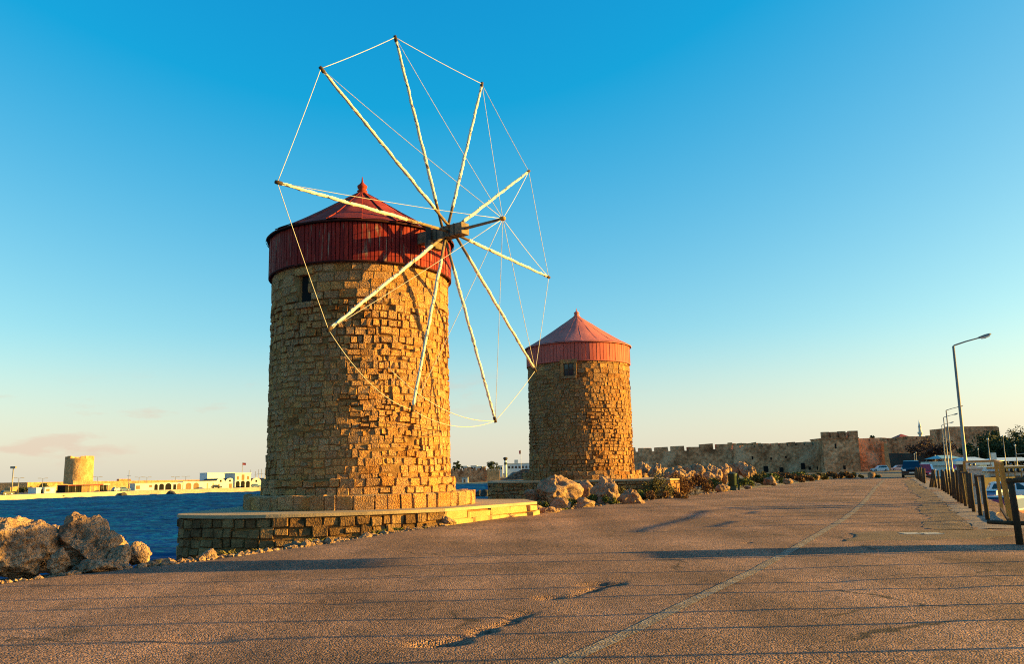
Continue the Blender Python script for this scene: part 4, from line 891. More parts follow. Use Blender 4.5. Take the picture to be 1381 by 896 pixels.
    ys = np.linspace(15.15, 17.25, 24); us = np.linspace(0, 1, 40); Yg = np.repeat(ys[:, None], 40, 1); nz = .12*vnoise(np.stack([ys, ys*0, ys*0], -1), 2.2, 77)
    Xg = (XT(-1.75, ys)+nz)[:, None]+(2.9-.25*np.sin(ys*3)[:, None])*us[None, :]; Yg = Yg+.10*vnoise(np.stack([Xg.ravel(), Yg.ravel()*.2, 0*Xg.ravel()], -1), 2.5, 78).reshape(Xg.shape)
    Zg = road_height(Xg.ravel(), Yg.ravel()).reshape(Xg.shape)+.006; Zg[0] -= .03; Zg[-1] -= .03; Zg[:, 0] -= .03; Zg[:, -1] -= .03
    structure(grid_obj('asphalt_patch', np.stack([Xg, Yg, Zg], -1), pmat('dark_asphalt_patch', [(.10, .065, .042), (.16, .10, .066)], 1.5, .92, 0, (('voronoi', 60, .018, .9),), .4, 50)))
build_roadside()

# ================================================================ CARS AND BOATS
def make_car(name, label, cat, paint, loc, rz, L=4.0, W=1.7, H=1.48, suv=False, group=None):
    r = thing(name, label, cat, loc, rz, group); gc = .18 if not suv else .24; hb = .86 if not suv else 1.02
    body = [(-L/2, gc+.15), (-L/2+.05, hb-.12), (-L/2+.15, hb), (L/2-1.15, hb), (L/2-.18, hb-.14), (L/2, hb-.38), (L/2-.02, gc+.08), (L/2-.25, gc), (-L/2+.25, gc)]
    top = [(-L/2+.18, hb-.01), (-L/2+.45, H-.06), (-L/2+.75, H), (L/2-1.95, H), (L/2-1.65, H-.06), (L/2-1.05, hb-.01)]
    def shell(poly, w0, w1, zlo, zhi):
        n = len(poly); f = lambda z: w0+(w1-w0)*np.clip((z-zlo)/(zhi-zlo), 0, 1)
        P = [(x, s*f(z)/2, z) for s in (-1, 1) for x, z in poly]
        return P, [tuple(range(n)), tuple(range(2*n-1, n-1, -1))]+[(i, n+i, n+(i+1) % n, (i+1) % n) for i in range(n)]
    b = MB(); b.add(*shell(body, W*.96, W, gc, hb*.7)); bo = b.build('body', paint, r, local=True)
    MB().add(*shell(top, W*.94, W*.74, hb, H)).build('cabin', paint, r, local=True)
    # glass panels laid 6 mm proud of the cabin
    def win(pts): return MB().add(pts, [tuple(range(len(pts)))])
    yw = lambda z: (W*.94+(W*.74-W*.94)*(z-hb)/(H-hb))/2+.006
    for s in (-1, 1):
        for x0, x1, x2, x3 in ((-L/2+.38, -L/2+.62, -.15, -.15), (-.07, -.07, L/2-1.95, L/2-1.32)):
            z0, z1 = hb+.06, H-.13; P = [(x0, s*yw(z0), z0), (x3, s*yw(z0), z0), (x2, s*yw(z1), z1), (x1, s*yw(z1), z1)]; win(P).build('side_window', M_glass, r, local=True)
        MB().box((L/2-.06, s*W*.36, hb-.26), (.16, .30, .15)).build('headlight', M_lampglass, r, local=True)
        MB().box((-L/2+.06, s*W*.38, hb-.18), (.10, .20, .26)).build('tail_light', M_signred, r, local=True)
        MB().box((L/2-1.35, s*(W/2+.07), hb+.08), (.12, .16, .13)).build('mirror', paint, r, local=True)
        for x in (-L/2+.75, L/2-.80):
            w = MB().tube([(x, s*(W/2-.19), gc+.13), (x, s*(W/2+.01), gc+.13)], .30 if not suv else .35, 18).build('wheel', M_tyre, r, True, local=True)
            MB().tube([(x, s*(W/2-.02), gc+.13), (x, s*(W/2+.02), gc+.13)], .18, 14).build('rim', M_rim, w, local=True)
    z0, z1 = hb+.03, H-.08
    MB().add([(L/2-1.12, -yw(z0)*.93, z0+.02), (L/2-1.12, yw(z0)*.93, z0+.02), (L/2-1.66, yw(z1)*.93, z1+.03), (L/2-1.66, -yw(z1)*.93, z1+.03)], [(0, 1, 2, 3)]).build('windscreen', M_glass, r, local=True)
    MB().add([(-L/2+.20, -yw(z0)*.9, z0+.05), (-L/2+.41, -yw(z1)*.9, z1), (-L/2+.41, yw(z1)*.9, z1), (-L/2+.20, yw(z0)*.9, z0+.05)], [(0, 1, 2, 3)]).build('rear_window', M_glass, r, local=True)
    MB().box((L/2+.005, 0, gc+.26), (.03, .46, .12)).build('number_plate', M_white, r, local=True); MB().box((L/2-.02, 0, hb-.30), (.06, W*.4, .13)).build('grille', M_dark, r, local=True)
    MB().box((L/2-.05, 0, gc+.12), (.14, W*.92, .16)).build('bumper', M_cabdk, r, local=True)
    MB().box((-L/2-.005, 0, gc+.42), (.03, .46, .12)).build('number_plate', M_white, r, local=True); MB().box((-L/2+.04, 0, gc+.12), (.14, W*.92, .16)).build('bumper', M_cabdk, r, local=True)
    return r
def face(dx, dy): return atan2(dy, dx)
p = ptx(1230, 86.2); make_car('parked_car', 'dark blue parked estate car facing the camera at the end of the road', 'car', M_cdark, (p[0], p[1], .0), face(-.42, -.9), 4.4, 1.8, 1.66, True)
p = ptx(1246, 92); make_car('parked_car', 'red parked car half hidden behind the dark estate car', 'car', M_cred, (p[0], p[1], -.28), face(-.42, -.9), 4.2, 1.75, 1.6)
p = ptx(1249.5, 98); make_car('parked_car', 'white parked car behind the red one past the fence', 'car', M_cwhite, (p[0], p[1], -.28), face(-.42, -.9), 4.2, 1.75, 1.55)
p = ptx(1187, 212); make_car('parked_car', 'white hatchback parked side on before the city wall corner', 'car', M_cwhite, (p[0], p[1], -.28), face(-1, .12), 4.0, 1.7, 1.5)
p = ptx(1212.5, 232); make_car('parked_car', 'silver saloon parked in the shade by the dark gateway', 'car', M_csilver, (p[0], p[1], -.28), face(-1, .1), 4.4, 1.7, 1.45)
p = ptx(1345, 38, -1.6, 690); make_car('parked_car', 'red car with pale roof parked below the fence bank', 'car', M_cred, (p[0], p[1], -1.6), face(-.75, -.65), 3.9, 1.7, 1.46)
p = ptx(1332, 47, -1.6, 680); make_car('parked_car', 'pale blue car parked behind the red one below the bank', 'car', M_cblue, (p[0], p[1], -1.6), face(-.75, -.65), 4.1, 1.7, 1.46)
p = ptx(1372, 64, -1.6, 670); make_car('parked_car', 'white car parked in front of the club building', 'car', M_cwhite, (p[0], p[1], -1.6), face(.9, -.4), 4.2, 1.75, 1.5)
p = ptx(1395, 75, -1.6, 665); make_car('parked_car', 'silver car parked beyond the white car at the club', 'car', M_csilver, (p[0], p[1], -1.6), face(.9, -.4), 4.2, 1.75, 1.5)
def boat(label, loc, rz, L=7.5, mast=0.0, group=None, name='motor_boat', m=None):
    r = thing(name, label, 'boat', loc, rz, group); S = np.linspace(0, 1, 12); P = []
    for s in S:
        x = -L/2+L*s; w = L*.16*(1-max(0, (s-.45)/.55)**2.2)*(.86+.14*min(1, s*3)); sh = .75+.35*s**2
        P += [(x, -w, sh), (x, -w*.85, .25), (x, 0, -.35+.25*s**4), (x, w*.85, .25), (x, w, sh)]
    F = [(5*i+k, 5*i+k+1, 5*i+6+k, 5*i+5+k) for i in range(11) for k in range(4)]+[(0, 1, 2, 3, 4)]+[(5*i, 5*i+5, 5*i+9, 5*i+4) for i in range(11)]
    MB().add(P, F).build('hull', m or M_whitebrt, r, local=True)
    MB().box((-.02*L, 0, 1.15), (L*.36, L*.2, .75), taper=.82).build('cabin', M_whitebrt, r, local=True); MB().box((-.02*L, 0, 1.25), (L*.32, L*.205, .26), taper=.98).build('window_band', M_glass, r, local=True)
    if mast:
        MB().cyl((.08*L, 0, .8), (.08*L, 0, mast), .075, .05).build('mast', M_steel, r, True, True); MB().cyl((.08*L, 0, 1.9), (-.32*L, 0, 1.95), .06).build('boom', M_steel, r, True, True)
        for z in (.45, .72): MB().cyl((.08*L, -.9, mast*z), (.08*L, .9, mast*z), .025).build('spreader', M_steel, r, True, True)
        for e in ((L*.49, 0, 1.1), (-L*.49, 0, .8)): MB().cyl((.08*L, 0, mast-.1), e, .012, n=4).build('stay', M_steel, r, True, True)
    return r
p = ptx(1263, 128); boat('pale blue cabin boat laid up behind the fence', (p[0], p[1], -.3), .3, 7.0, m=M_bluewhite)
p = ptx(1292, 118); boat('white cabin boat laid up beside the club canopy', (p[0], p[1], -1.2), 2.8, 6.0)
# slim poles added outside the view to draw the thin shadows across the road
for k, (x, y) in enumerate(((1381, 873), (1381, 836), (1381, 814), (1381, 790), (1381, 777), (1381, 759))):
    Y = at_ground(x, y, 0)[1]; X = XT(4.2, Y); Y += (X-.6*Y)*.026; H = 4.6+.35*(k % 3)
    r = thing('shadow_pole', 'slim bare pole added out of view to cast a thin road shadow', 'pole', (X, Y, -1.6), 0, 'unseen poles added for their road shadows')
    MB().cyl((X, Y, -1.9), (X, Y, H), .032, .026).build('pole', M_steel, r, True); MB().lathe([(.075, 0), (.075, .05), (.04, .08)], (X, Y, -1.55), 10).build('base_collar', M_steel, r, True); MB().lathe([(.02, 0), (.045, .04), (.02, .09)], (X, Y, H), 8).build('finial', M_steel, r, True)
# unseen container and board added outside the view to shade road and shore heap
def roadside_out_of_view(x, y):
    r = thing('shadow_container', 'green container added out of view to cast the broad road shadow', 'container', (x, y, -.05))
    MB().box((x, y, .72), (.95, 1.0, .9), taper=.92).build('tub', M_bin, r); MB().box((x, y, 1.22), (1.0, 1.05, .16), taper=.8).build('lid', M_bin, r)
    MB().box((x, y, .16), (.9, 1.05, .2)).build('underframe', M_iron, r)
    for i in (-1, 1):
        for j in (-1, 1): MB().cyl((x+.35*i-.04, y+.42*j, .03), (x+.35*i+.04, y+.42*j, .03), .11, n=12).build('wheel', M_tyre, r, True)
    x += 1.6; r = thing('shadow_board', 'tall blank board on two poles added out of view to shade the shore heap', 'board', (x, y, -.3))
    MB().boxz(x-.03, x+.03, y-.8, y+.75, 2.25, 3.72).build('panel', M_white, r)
    for j in (-.6, .6): MB().cyl((x+.06, y+j, -.7), (x+.06, y+j, 3.8), .04).build('pole', M_steel, r, True)
roadside_out_of_view(10.6, 13.75)

# ================================================================ FAR QUAY ON THE LEFT
QZ = -2.2
QL = np.array([(-170, 225), (-154.2, 259.3), (-134.9, 300.3), (-98.2, 332.6), (-70, 352)])
def quay_at(x, back=0.0, y=660):
    """place on the far quay seen at picture column x, set back from its edge"""
    d = atY(x, y, 1.0); k = d[0]                       # X = k*Y
    best = None
    for a, b in zip(QL[:-1], QL[1:]):
        t = (b-a)/np.hypot(*(b-a)); n = np.array([-t[1], t[0]]); a2, b2 = a+n*back, b+n*back
        den = (b2[0]-a2[0])-k*(b2[1]-a2[1]); s = (k*a2[1]-a2[0])/den
        if -.3 <= s <= 1.3 and (best is None or abs(s-.5) < abs(best[0]-.5)): best = (s, a2+(b2-a2)*s, t, n)
    return best[1], best[2], best[3]
def zpx(x, y, Y): return atY(x, y, Y)[2]
poly = [tuple(q) for q in QL]+[(-60, 420), (-120, 470), (-330, 430), (-330, 225)]
structure(MB().prism(poly, -6, QZ).build('quay', M_quay))
def far_building(name, label, x0, x1, ytop, back, m, cat='building', depth=7.0, openings=(), roof=None, gable=False, group=None, parapet=True, zb=QZ, base_y=660):
    A, t, n = quay_at(x0, back); B, t2, n2 = quay_at(x1, back); u = (B-A); W = np.hypot(*u); u /= W; nn = np.array([u[1], -u[0]])  # nn faces the water
    Y = (A[1]+B[1])/2; H = zpx((x0+x1)/2, ytop, Y)-zb
    r = thing(name, label, cat, (A[0], A[1], zb), 0, group); bk = -nn*depth
    P = [A, B, B+bk, A+bk]
    w = MB().prism([tuple(q) for q in P], zb-.1, zb+H).build('wall', m, r)
    if parapet and not gable:
        Q = [A+nn*.12-u*.12, B+nn*.12+u*.12, B+bk-nn*.12+u*.12, A+bk-nn*.12-u*.12]; MB().prism([tuple(q) for q in Q], zb+H, zb+H+.22).build('roof', roof or m, r)
    for kind, ox0, ox1, z0, z1, mm in openings:         # along the front, as shares of width and height
        a = ox0*W; b = ox1*W; za, zb_ = z0*H, z1*H
        if kind == 'arch':
            rad = (b-a)/2; poly = [(a, za), (b, za)]+[(a+rad+rad*cos(q), zb_-rad*.6+rad*.9*sin(q)) for q in np.linspace(0, pi, 9)]
        else: poly = [(a, za), (b, za), (b, zb_), (a, zb_)]
        o3 = np.array([A[0]+nn[0]*.04, A[1]+nn[1]*.04, zb]); MB().plate(poly, o3, (u[0], u[1], 0), (-nn[0], -nn[1], 0), .07).build('door' if za < .05*H else 'window', mm, r)
    if gable:
        k = gable; 
        for g in range(k):
            a = A+u*W*g/k; b = A+u*W*(g+1)/k; rad = W/k/2; poly = [(0, 0), (2*rad, 0)]+[(rad+rad*cos(q), rad*.95*sin(q)) for q in np.linspace(0, pi, 11)]
            MB().plate(poly, (a[0], a[1], zb+H), (u[0], u[1], 0), (-nn[0], -nn[1], 0), .35).build('gable', m, r)
            poly2 = [(.1, 0), (2*rad-.1, 0)]+[(rad+(rad-.12)*cos(q), (rad-.12)*.95*sin(q)) for q in np.linspace(0, pi, 11)]
            MB().plate(poly2, (a[0]-nn[0]*.36, a[1]-nn[1]*.36, zb+H), (u[0], u[1], 0), (-nn[0], -nn[1], 0), depth-.4).build('vault', roof or m, r)
            MB().plate([(rad-.35, .3), (rad+.35, .3), (rad+.35, 1.1), (rad-.35, 1.1)], (a[0]+nn[0]*.05, a[1]+nn[1]*.05, zb+H), (u[0], u[1], 0), (-nn[0], -nn[1], 0), .08).build('window', M_dark, r)
    return r
# ruined round tower of the fort
def far_fort():
    A, t, n = quay_at(105, 42); D = A[1]; R = 33.5/2/1150*D*1.04; z1 = zpx(105, 616, D)
    r = thing('ruined_tower', 'round ruined stone tower with broken rim on the far quay', 'tower', (A[0], A[1], QZ))
    w = MB().lathe([(R*1.06, QZ-.3), (R*1.02, QZ+3), (R, z1-.9)], (A[0], A[1], 0), 40, cap=False); w.build('tower_wall', M_fort, r, True)
    MB().lathe([(R*.8, QZ), (R*.8, z1-1.0), (R*1.0, z1-.9)], (A[0], A[1], 0), 40, cap=False).build('inner_wall', M_fort, r, True)
    for k in range(18):
        if k in (4, 9, 13, 14): continue
        a0 = 2*pi*k/18; a1 = a0+2*pi/18*.93; hh = .9+random.uniform(-.35, .15)
        pl = [(A[0]+q*cos(a), A[1]+q*sin(a)) for q, a in ((R*.82, a0), (R, a0), (R, (a0+a1)/2), (R, a1), (R*.82, a1))]; MB().prism(pl, z1-.92, z1-.92+hh).build('rim_block', M_fort, r)
    def fw(label, x0, x1, yt0, yt1, back, m=M_fort, thick=3.0, name='fort_wall'):
        a, t, n = quay_at(x0, back); b, t2, n2 = quay_at(x1, back); u = (b-a)/np.hypot(*(b-a)); nn = np.array([-u[1], u[0]]); za, zb = zpx(x0, yt0, a[1]), zpx(x1, yt1, b[1])
        P = [(*a, QZ-.2), (*b, QZ-.2), (*(b+nn*thick), QZ-.2), (*(a+nn*thick), QZ-.2), (*a, za), (*b, zb), (*(b+nn*thick), zb), (*(a+nn*thick), za)]
        o = MB().add(P, [(3, 2, 1, 0), (4, 5, 6, 7), (0, 1, 5, 4), (1, 2, 6, 5), (2, 3, 7, 6), (3, 0, 4, 7)]).build(name, m); tag(o, label, 'wall')
    fw('low sunlit fort wall running right from the ruined tower', 98, 176, 649, 649.5, 34)
    fw('sloping sunlit fort bastion wall before the ruined tower', 63, 97, 652, 654, 26)
    fw('short rough wall stub at the left foot of the ruined tower', 14, 25, 658, 656, 20)
    fw('grey block of wall on top of the fort wall end', 160, 176, 646.5, 646.5, 40, M_wall)
far_fort()
def breakwater():
    b = MB(); xs = list(range(-40, 381, 20))
    for x0, x1 in zip(xs[:-1], xs[1:]):
        a, t, n = quay_at(x0, 62); c, t2, n2 = quay_at(x1, 62); b.prism([tuple(a), tuple(c), tuple(c+n2*3), tuple(a+n*3)], QZ-.2, zpx((x0+x1)/2, 650.4+(180-(x0+x1)/2)*.021*.0-(((x0+x1)/2)-0)*.0155+1.2, (a[1]+c[1])/2))
    tag(b.build('breakwater', M_fort), 'long low sunlit breakwater wall closing the far quay behind its buildings', 'wall')
breakwater()
for k, (x0, x1, yt) in enumerate(((22, 48, 657), (48, 66, 653))):
    A, t, n = quay_at((x0+x1)/2, 20); w = (x1-x0)/1150*A[1]; h = zpx(x0, yt, A[1])-QZ
    shrub(('low dark hedge beside the tall light mast on the far quay', 'taller dark hedge between the low hedge and the fort bastion')[k], (A[0], A[1], QZ), w, h*1.15, M_leafdk, 400+k, 900, .3, 'hedges on the far quay', 'hedge', 'hedge')
far_building('quay_shed', 'small grey blue shed beside the little white quay house', 49, 60.5, 659, 10, M_bluewhite, depth=4, openings=(('rect', .55, .9, 0, .75, M_dark),))
far_building('quay_house', 'little white quay house with one brown window', 60.5, 75, 658.3, 9, M_white, depth=4, openings=(('rect', .12, .45, .35, .8, M_brown), ('rect', .6, .85, .35, .8, M_bluewhite)))
for k, (x0, x1, lab) in enumerate(((88, 109, 'kiosk with dark open front under a red awning'), (110, 121, 'orange fronted kiosk under the red awning'), (121, 135, 'open yellow kiosk next to the orange one'), (136, 145, 'low dark kiosk with pale roof edge'))):
    A, t, n = quay_at(x0, 11); B, _, _ = quay_at(x1, 11); u = B-A; W = np.hypot(*u); u /= W; nn = np.array([u[1], -u[0]]); r = thing('quay_kiosk', lab+' on the far quay', 'kiosk', (A[0], A[1], QZ)); H = 2.3
    MB().prism([tuple(A), tuple(B), tuple(B-nn*4), tuple(A-nn*4)], QZ-.1, QZ+H).build('wall', (M_dark, M_brown, M_fort, M_dark)[k], r)
    MB().prism([tuple(A+nn*1.2), tuple(B+nn*1.2), tuple(B-nn*4.2), tuple(A-nn*4.2)], QZ+H, QZ+H+.25).build('awning', M_awn if k < 3 else M_white, r)
    for q in (0.05, .5, .95): c = A+u*W*q+nn*1.1; MB().cyl((*c, QZ), (*c, QZ+H), .07).build('post', M_steel, r, True)
far_building('harbour_office', 'long low white harbour office with arched dark openings', 182, 246, 652.6, 8, M_white, depth=6, openings=tuple([('arch', .40, .47, 0, .82, M_dark), ('arch', .50, .60, 0, .85, M_dark), ('arch', .63, .76, 0, .86, M_dark), ('rect', .80, .86, 0, .8, M_dark), ('arch', .88, .97, 0, .85, M_brown), ('rect', .29, .35, .45, .8, M_brown), ('rect', .02, .10, .2, .75, M_brown)]))
far_building('quay_store', 'white quay store with two wide brown doors', 247, 292, 650.3, 8, M_white, depth=6, openings=(('arch', .07, .24, 0, .78, M_brown), ('arch', .30, .46, 0, .78, M_brown), ('rect', .70, .73, 0, .8, M_fort), ('rect', .88, .91, 0, .8, M_fort)))
far_building('tiled_hall', 'low hall with dark red vaulted roof behind the quay store', 256, 296, 649.5, 18, M_roofdk, depth=5, roof=M_roofdk)
far_building('twin_gabled_shed', 'white shed with two round gables beside the customs house', 291, 316, 651.5, 8.5, M_white, depth=14, gable=2, roof=M_roofdk, openings=(('rect', .12, .2, 0, .75, M_brown), ('rect', .7, .86, 0, .8, M_brown)))
far_building('customs_house', 'white two storey customs house with three pointed arches below', 316.5, 338, 639, 8, M_white, depth=10, openings=(('arch', .06, .30, 0, .42, M_dark), ('arch', .38, .62, 0, .44, M_dark), ('arch', .70, .94, 0, .42, M_dark), ('rect', .12, .24, .55, .80, M_brown), ('rect', .41, .59, .52, .92, M_brown), ('rect', .76, .88, .55, .80, M_brown)))
far_building('blue_block', 'blue grey block with rounded windows behind the twin gables', 279, 316, 638.5, 28, M_bluewhite, depth=8, openings=tuple(('arch', .06+.2*k, .16+.2*k, .1, .45, M_glass) for k in range(5)))
far_building('far_gabled_shed', 'white gabled shed just right of the customs house', 338.5, 366, 651.5, 8.5, M_white, depth=14, gable=2, roof=M_roofdk, openings=(('rect', .2, .28, 0, .7, M_brown),))
def far_pole(x, ytop, back, label, kind='lamp', ybase=None, group=None):
    A, t, n = quay_at(x, back); z1 = zpx(x, ytop, A[1]); nm = {'lamp': 'quay_lamp', 'mast': 'light_mast', 'flag': 'flagpole', 'boat': 'yacht_mast'}[kind]
    r = thing(nm, label, 'pole' if kind != 'lamp' else 'street lamp', (A[0], A[1], QZ), 0, group); MB().cyl((*A, QZ-.2), (*A, z1), .13 if kind != 'mast' else .22, .08 if kind != 'mast' else .16).build('pole', M_steel, r, True)
    if kind == 'lamp':
        for s in (-1, 1): MB().box((A[0]+s*.9, A[1]+s*.9*.5, z1), (1.0, .3, .16), .46).build('lamp_head', M_steel, r); MB().bar((A[0], A[1], z1-.15), (A[0]+s*.6, A[1]+s*.3, z1-.02), .08).build('arm', M_steel, r)
    if kind == 'mast': MB().box((A[0], A[1], z1), (1.6, .8, .7)).build('lamp_cluster', M_steel, r)
    if kind == 'flag': MB().add([(A[0], A[1], z1), (A[0]+1.3, A[1]+.2, z1-.15), (A[0]+1.25, A[1]+.3, z1-1.0), (A[0], A[1], z1-.9)], [(0, 1, 2, 3)]).build('flag', M_awn, r)
    if kind == 'boat': MB().cyl((A[0]-.7, A[1], z1*.6), (A[0]+.7, A[1], z1*.6), .05).build('spreader', M_steel, r)
far_pole(16, 631, 12, 'tall light mast with lamp cluster on the far quay', 'mast')
far_pole(173, 634.5, 12, 'tall pale pole before the fort wall end', 'boat')
for x, y, w_ in ((24.5, 645, 'beside the tall light mast'), (57, 645.5, 'behind the small grey blue shed'), (131, 643.5, 'above the open yellow kiosk'), (187, 644, 'over the windowless end of the harbour office'), (197.5, 644, 'next to the one over the harbour office end'), (236, 643.5, 'over the arched end of the harbour office'), (250, 643, 'over the left edge of the quay store')): far_pole(x, y, 14, 'slim double quay lamp '+w_, 'lamp', group='far quay lamps')
far_pole(326, 624.5, 11, 'flagpole with small red flag on the customs house', 'flag')
for x, y in ((337, 634), (344, 636), (348, 633.5), (352, 633), (357, 633.5), (304, 637)): far_pole(x, y, 30, 'thin yacht mast rising behind the quay sheds', 'boat', group='yacht masts behind the sheds')
for k, (x, back, m, lab) in enumerate(((10, 5, M_cdark, 'dark car parked at the left end of the far quay'), (158, 5, M_csilver, 'silver car on the far quay before the fort wall'), (168, 5, M_cblue, 'blue car on the far quay next to the silver one'), (292, 4, M_cdark, 'dark car before the twin gabled shed'), (345, 4, M_cblue, 'blue car by the gabled shed near the customs house'))):
    A, t, n = quay_at(x, back); make_car('parked_car', lab, 'car', m, (A[0], A[1], QZ), atan2(t[1], t[0]), 3.6, 1.6, 1.35)

# ================================================================ BEYOND THE WATER GAP
def far_gap():
    D = 425; P = lambda x, y=652, d=D: ptx(x, d, 0, y)
    structure(MB().prism([(P(596)[0], 418), (P(670)[0], 418), (P(700)[0], 440), (P(560)[0], 440)], -5, -3.0).build('beach', pmat('beach_sand', [(.42, .33, .20), (.52, .42, .27)], .3, .95)))
    def cw(label, x0, x1, yt, d, m=M_wall, step=2.2, name='harbour_wall'):
        X0, X1 = P(x0, 640, d)[0], P(x1, 640, d)[0]; z = zpx((x0+x1)/2, yt, d); r = thing(name, label, 'wall', ((X0+X1)/2, d, -3)); MB().boxz(X0, X1, d, d+3, -4, z-.8).build('curtain', m, r)
        k = X0
        while k < X1-1: MB().boxz(k, min(k+step*.65, X1), d+.02, d+1.0, z-.8, z+.2).build('merlon', m, r); k += step
    cw('distant crenellated harbour wall behind the beach in the gap', 590, 656.5, 633, 432)
    cw('brown sunlit turn of the distant harbour wall', 656.5, 674, 633, 428, M_fort)
    X0, X1 = P(624)[0], P(632)[0]; r = thing('beach_hut', 'tiny white hut on the beach before the harbour wall', 'hut', ((X0+X1)/2, 420, -3)); MB().boxz(X0, X1, 419, 422, -3.1, zpx(628, 644.5, 420)).build('wall', M_white, r); MB().boxz(X0-1.6, X1+.2, 418.5, 422.2, zpx(628, 644.5, 420), zpx(628, 644, 420)).build('roof', M_quay, r); MB().boxz(X0+.8, X0+1.7, 418.9, 419, -3, -1.2).build('door', M_brown, r)
    tree('dark bushy tree with pointed top behind the harbour wall', (P(617, 640, 450)[0], 450, -1.2), 6.4, 11, M_leafdk, 501, 1800, .35)
    tree('dark rounded tree behind the brown wall turn', (P(664, 640, 450)[0], 450, -1.2), 7.5, 9.5, M_leafdk, 502, 1800, .35)
    for k, (x0, x1, yt, m) in enumerate(((624, 630, 629.5, M_white), (630, 636, 631, M_fort), (635, 643, 629, M_white), (643, 650, 630, M_white), (649, 655, 630.5, M_fort), (672, 678, 629, M_white))):
        d = 560; X0, X1 = P(x0, 640, d)[0], P(x1, 640, d)[0]; z = zpx(x0, yt, d); r = thing('town_house', 'small flat roofed town house above the distant harbour wall', 'house', ((X0+X1)/2, d, -1.2), 0, 'distant town houses'); MB().boxz(X0, X1, d, d+8, -1.3, z).build('wall', m, r); MB().boxz(X0-.2, X1+.2, d-.2, d+8.2, z, z+.3).build('roof', m, r)
        for q in (.25, .7): MB().boxz(X0+(X1-X0)*q-.4, X0+(X1-X0)*q+.4, d-.08, d, z-2.2, z-.9).build('window', M_dark, r)
    d = 500; X = P(682, 640, d)[0]; r = thing('control_tower', 'slim pale control tower with dark cap and green band', 'tower', (X, d, -1.2)); z = zpx(682, 617, d)
    MB().lathe([(.8, -1.3), (.7, z-1.6)], (X, d, 0), 14).build('shaft', M_white, r, True); MB().lathe([(.82, z-4.4), (.82, z-3.0)], (X, d, 0), 14).build('band', M_bin, r, True); MB().lathe([(.7, z-1.9), (1.15, z-1.2), (1.3, z-1.1), (1.3, z-.4), (.6, z)], (X, d, 0), 14).build('cap', M_cabdk, r, True)
    X0, X1 = P(682, 640, d)[0]+1, P(722, 640, d)[0]; z = zpx(700, 626, d); r = thing('waterfront_hotel', 'long pale blue waterfront building with flat roof beside the control tower', 'building', ((X0+X1)/2, d+4, -1.2)); MB().boxz(X0, X1, d+3, d+12, -1.3, z).build('wall', M_bluewhite, r); MB().boxz(X0-.3, X1+.3, d+2.7, d+12.3, z, z+.4).build('roof', M_white, r); MB().boxz(P(694, 640, d)[0], P(699, 640, d)[0], d+5, d+10, z+.4, z+2.4).build('roof_house', M_white, r)
    for k in range(8): w = (X1-X0)/8; MB().boxz(X0+w*(k+.2), X0+w*(k+.8), d+2.92, d+3, z-2.6, z-1.2).build('window', M_glass, r)
    X = P(703, 640, d)[0]; z = zpx(703, 607, d); r = thing('flagpole', 'tall white flagpole with limp flag before the pale blue building', 'pole', (X, d-2, -1.2)); MB().cyl((X, d-2, -1.3), (X, d-2, z), .14, .1).build('pole', M_white, r, True); MB().add([(X, d-2, z-.2), (X-1.1, d-2, z-.7), (X-.9, d-1.9, z-2.6), (X, d-2, z-2.4)], [(0, 1, 2, 3)]).build('flag', M_signred, r)
    # sea wall mound left of the farther windmill
    a = P(657, 640, 56)[0]; V = []
    prof = [(a-.4, -4.2), (a+.3, .25), (a+.9, .75), (a+1.6, 1.25), (a+2.3, 1.42), (a+9, 1.45)]
    V = [[(x+.05*k, 55.5+k*.9, z+(.1*sin(k*2.1+x*3)) if z > 0 else z) for x, z in prof] for k in range(8)]; b = MB()
    for k in range(7):
        for i in range(5): b.add([V[k][i], V[k][i+1], V[k+1][i+1], V[k+1][i]], [(0, 1, 2, 3)])
    b.add([V[0][i] for i in range(6)]+[(a+9, 55.5, -4.2)], [(0, 1, 2, 3, 4, 5, 6)])
    tag(b.build('sea_wall', pmat('grey_sea_wall_stone', [(.10, .085, .07), (.17, .145, .12), (.23, .20, .165)], 1.5, .95, 0, (('noise', 3, .25, .9), ('voronoi', 5, .12, .8)), .4, 6)), 'grey stone sea wall with sloping end behind the farther platform', 'wall')
far_gap()

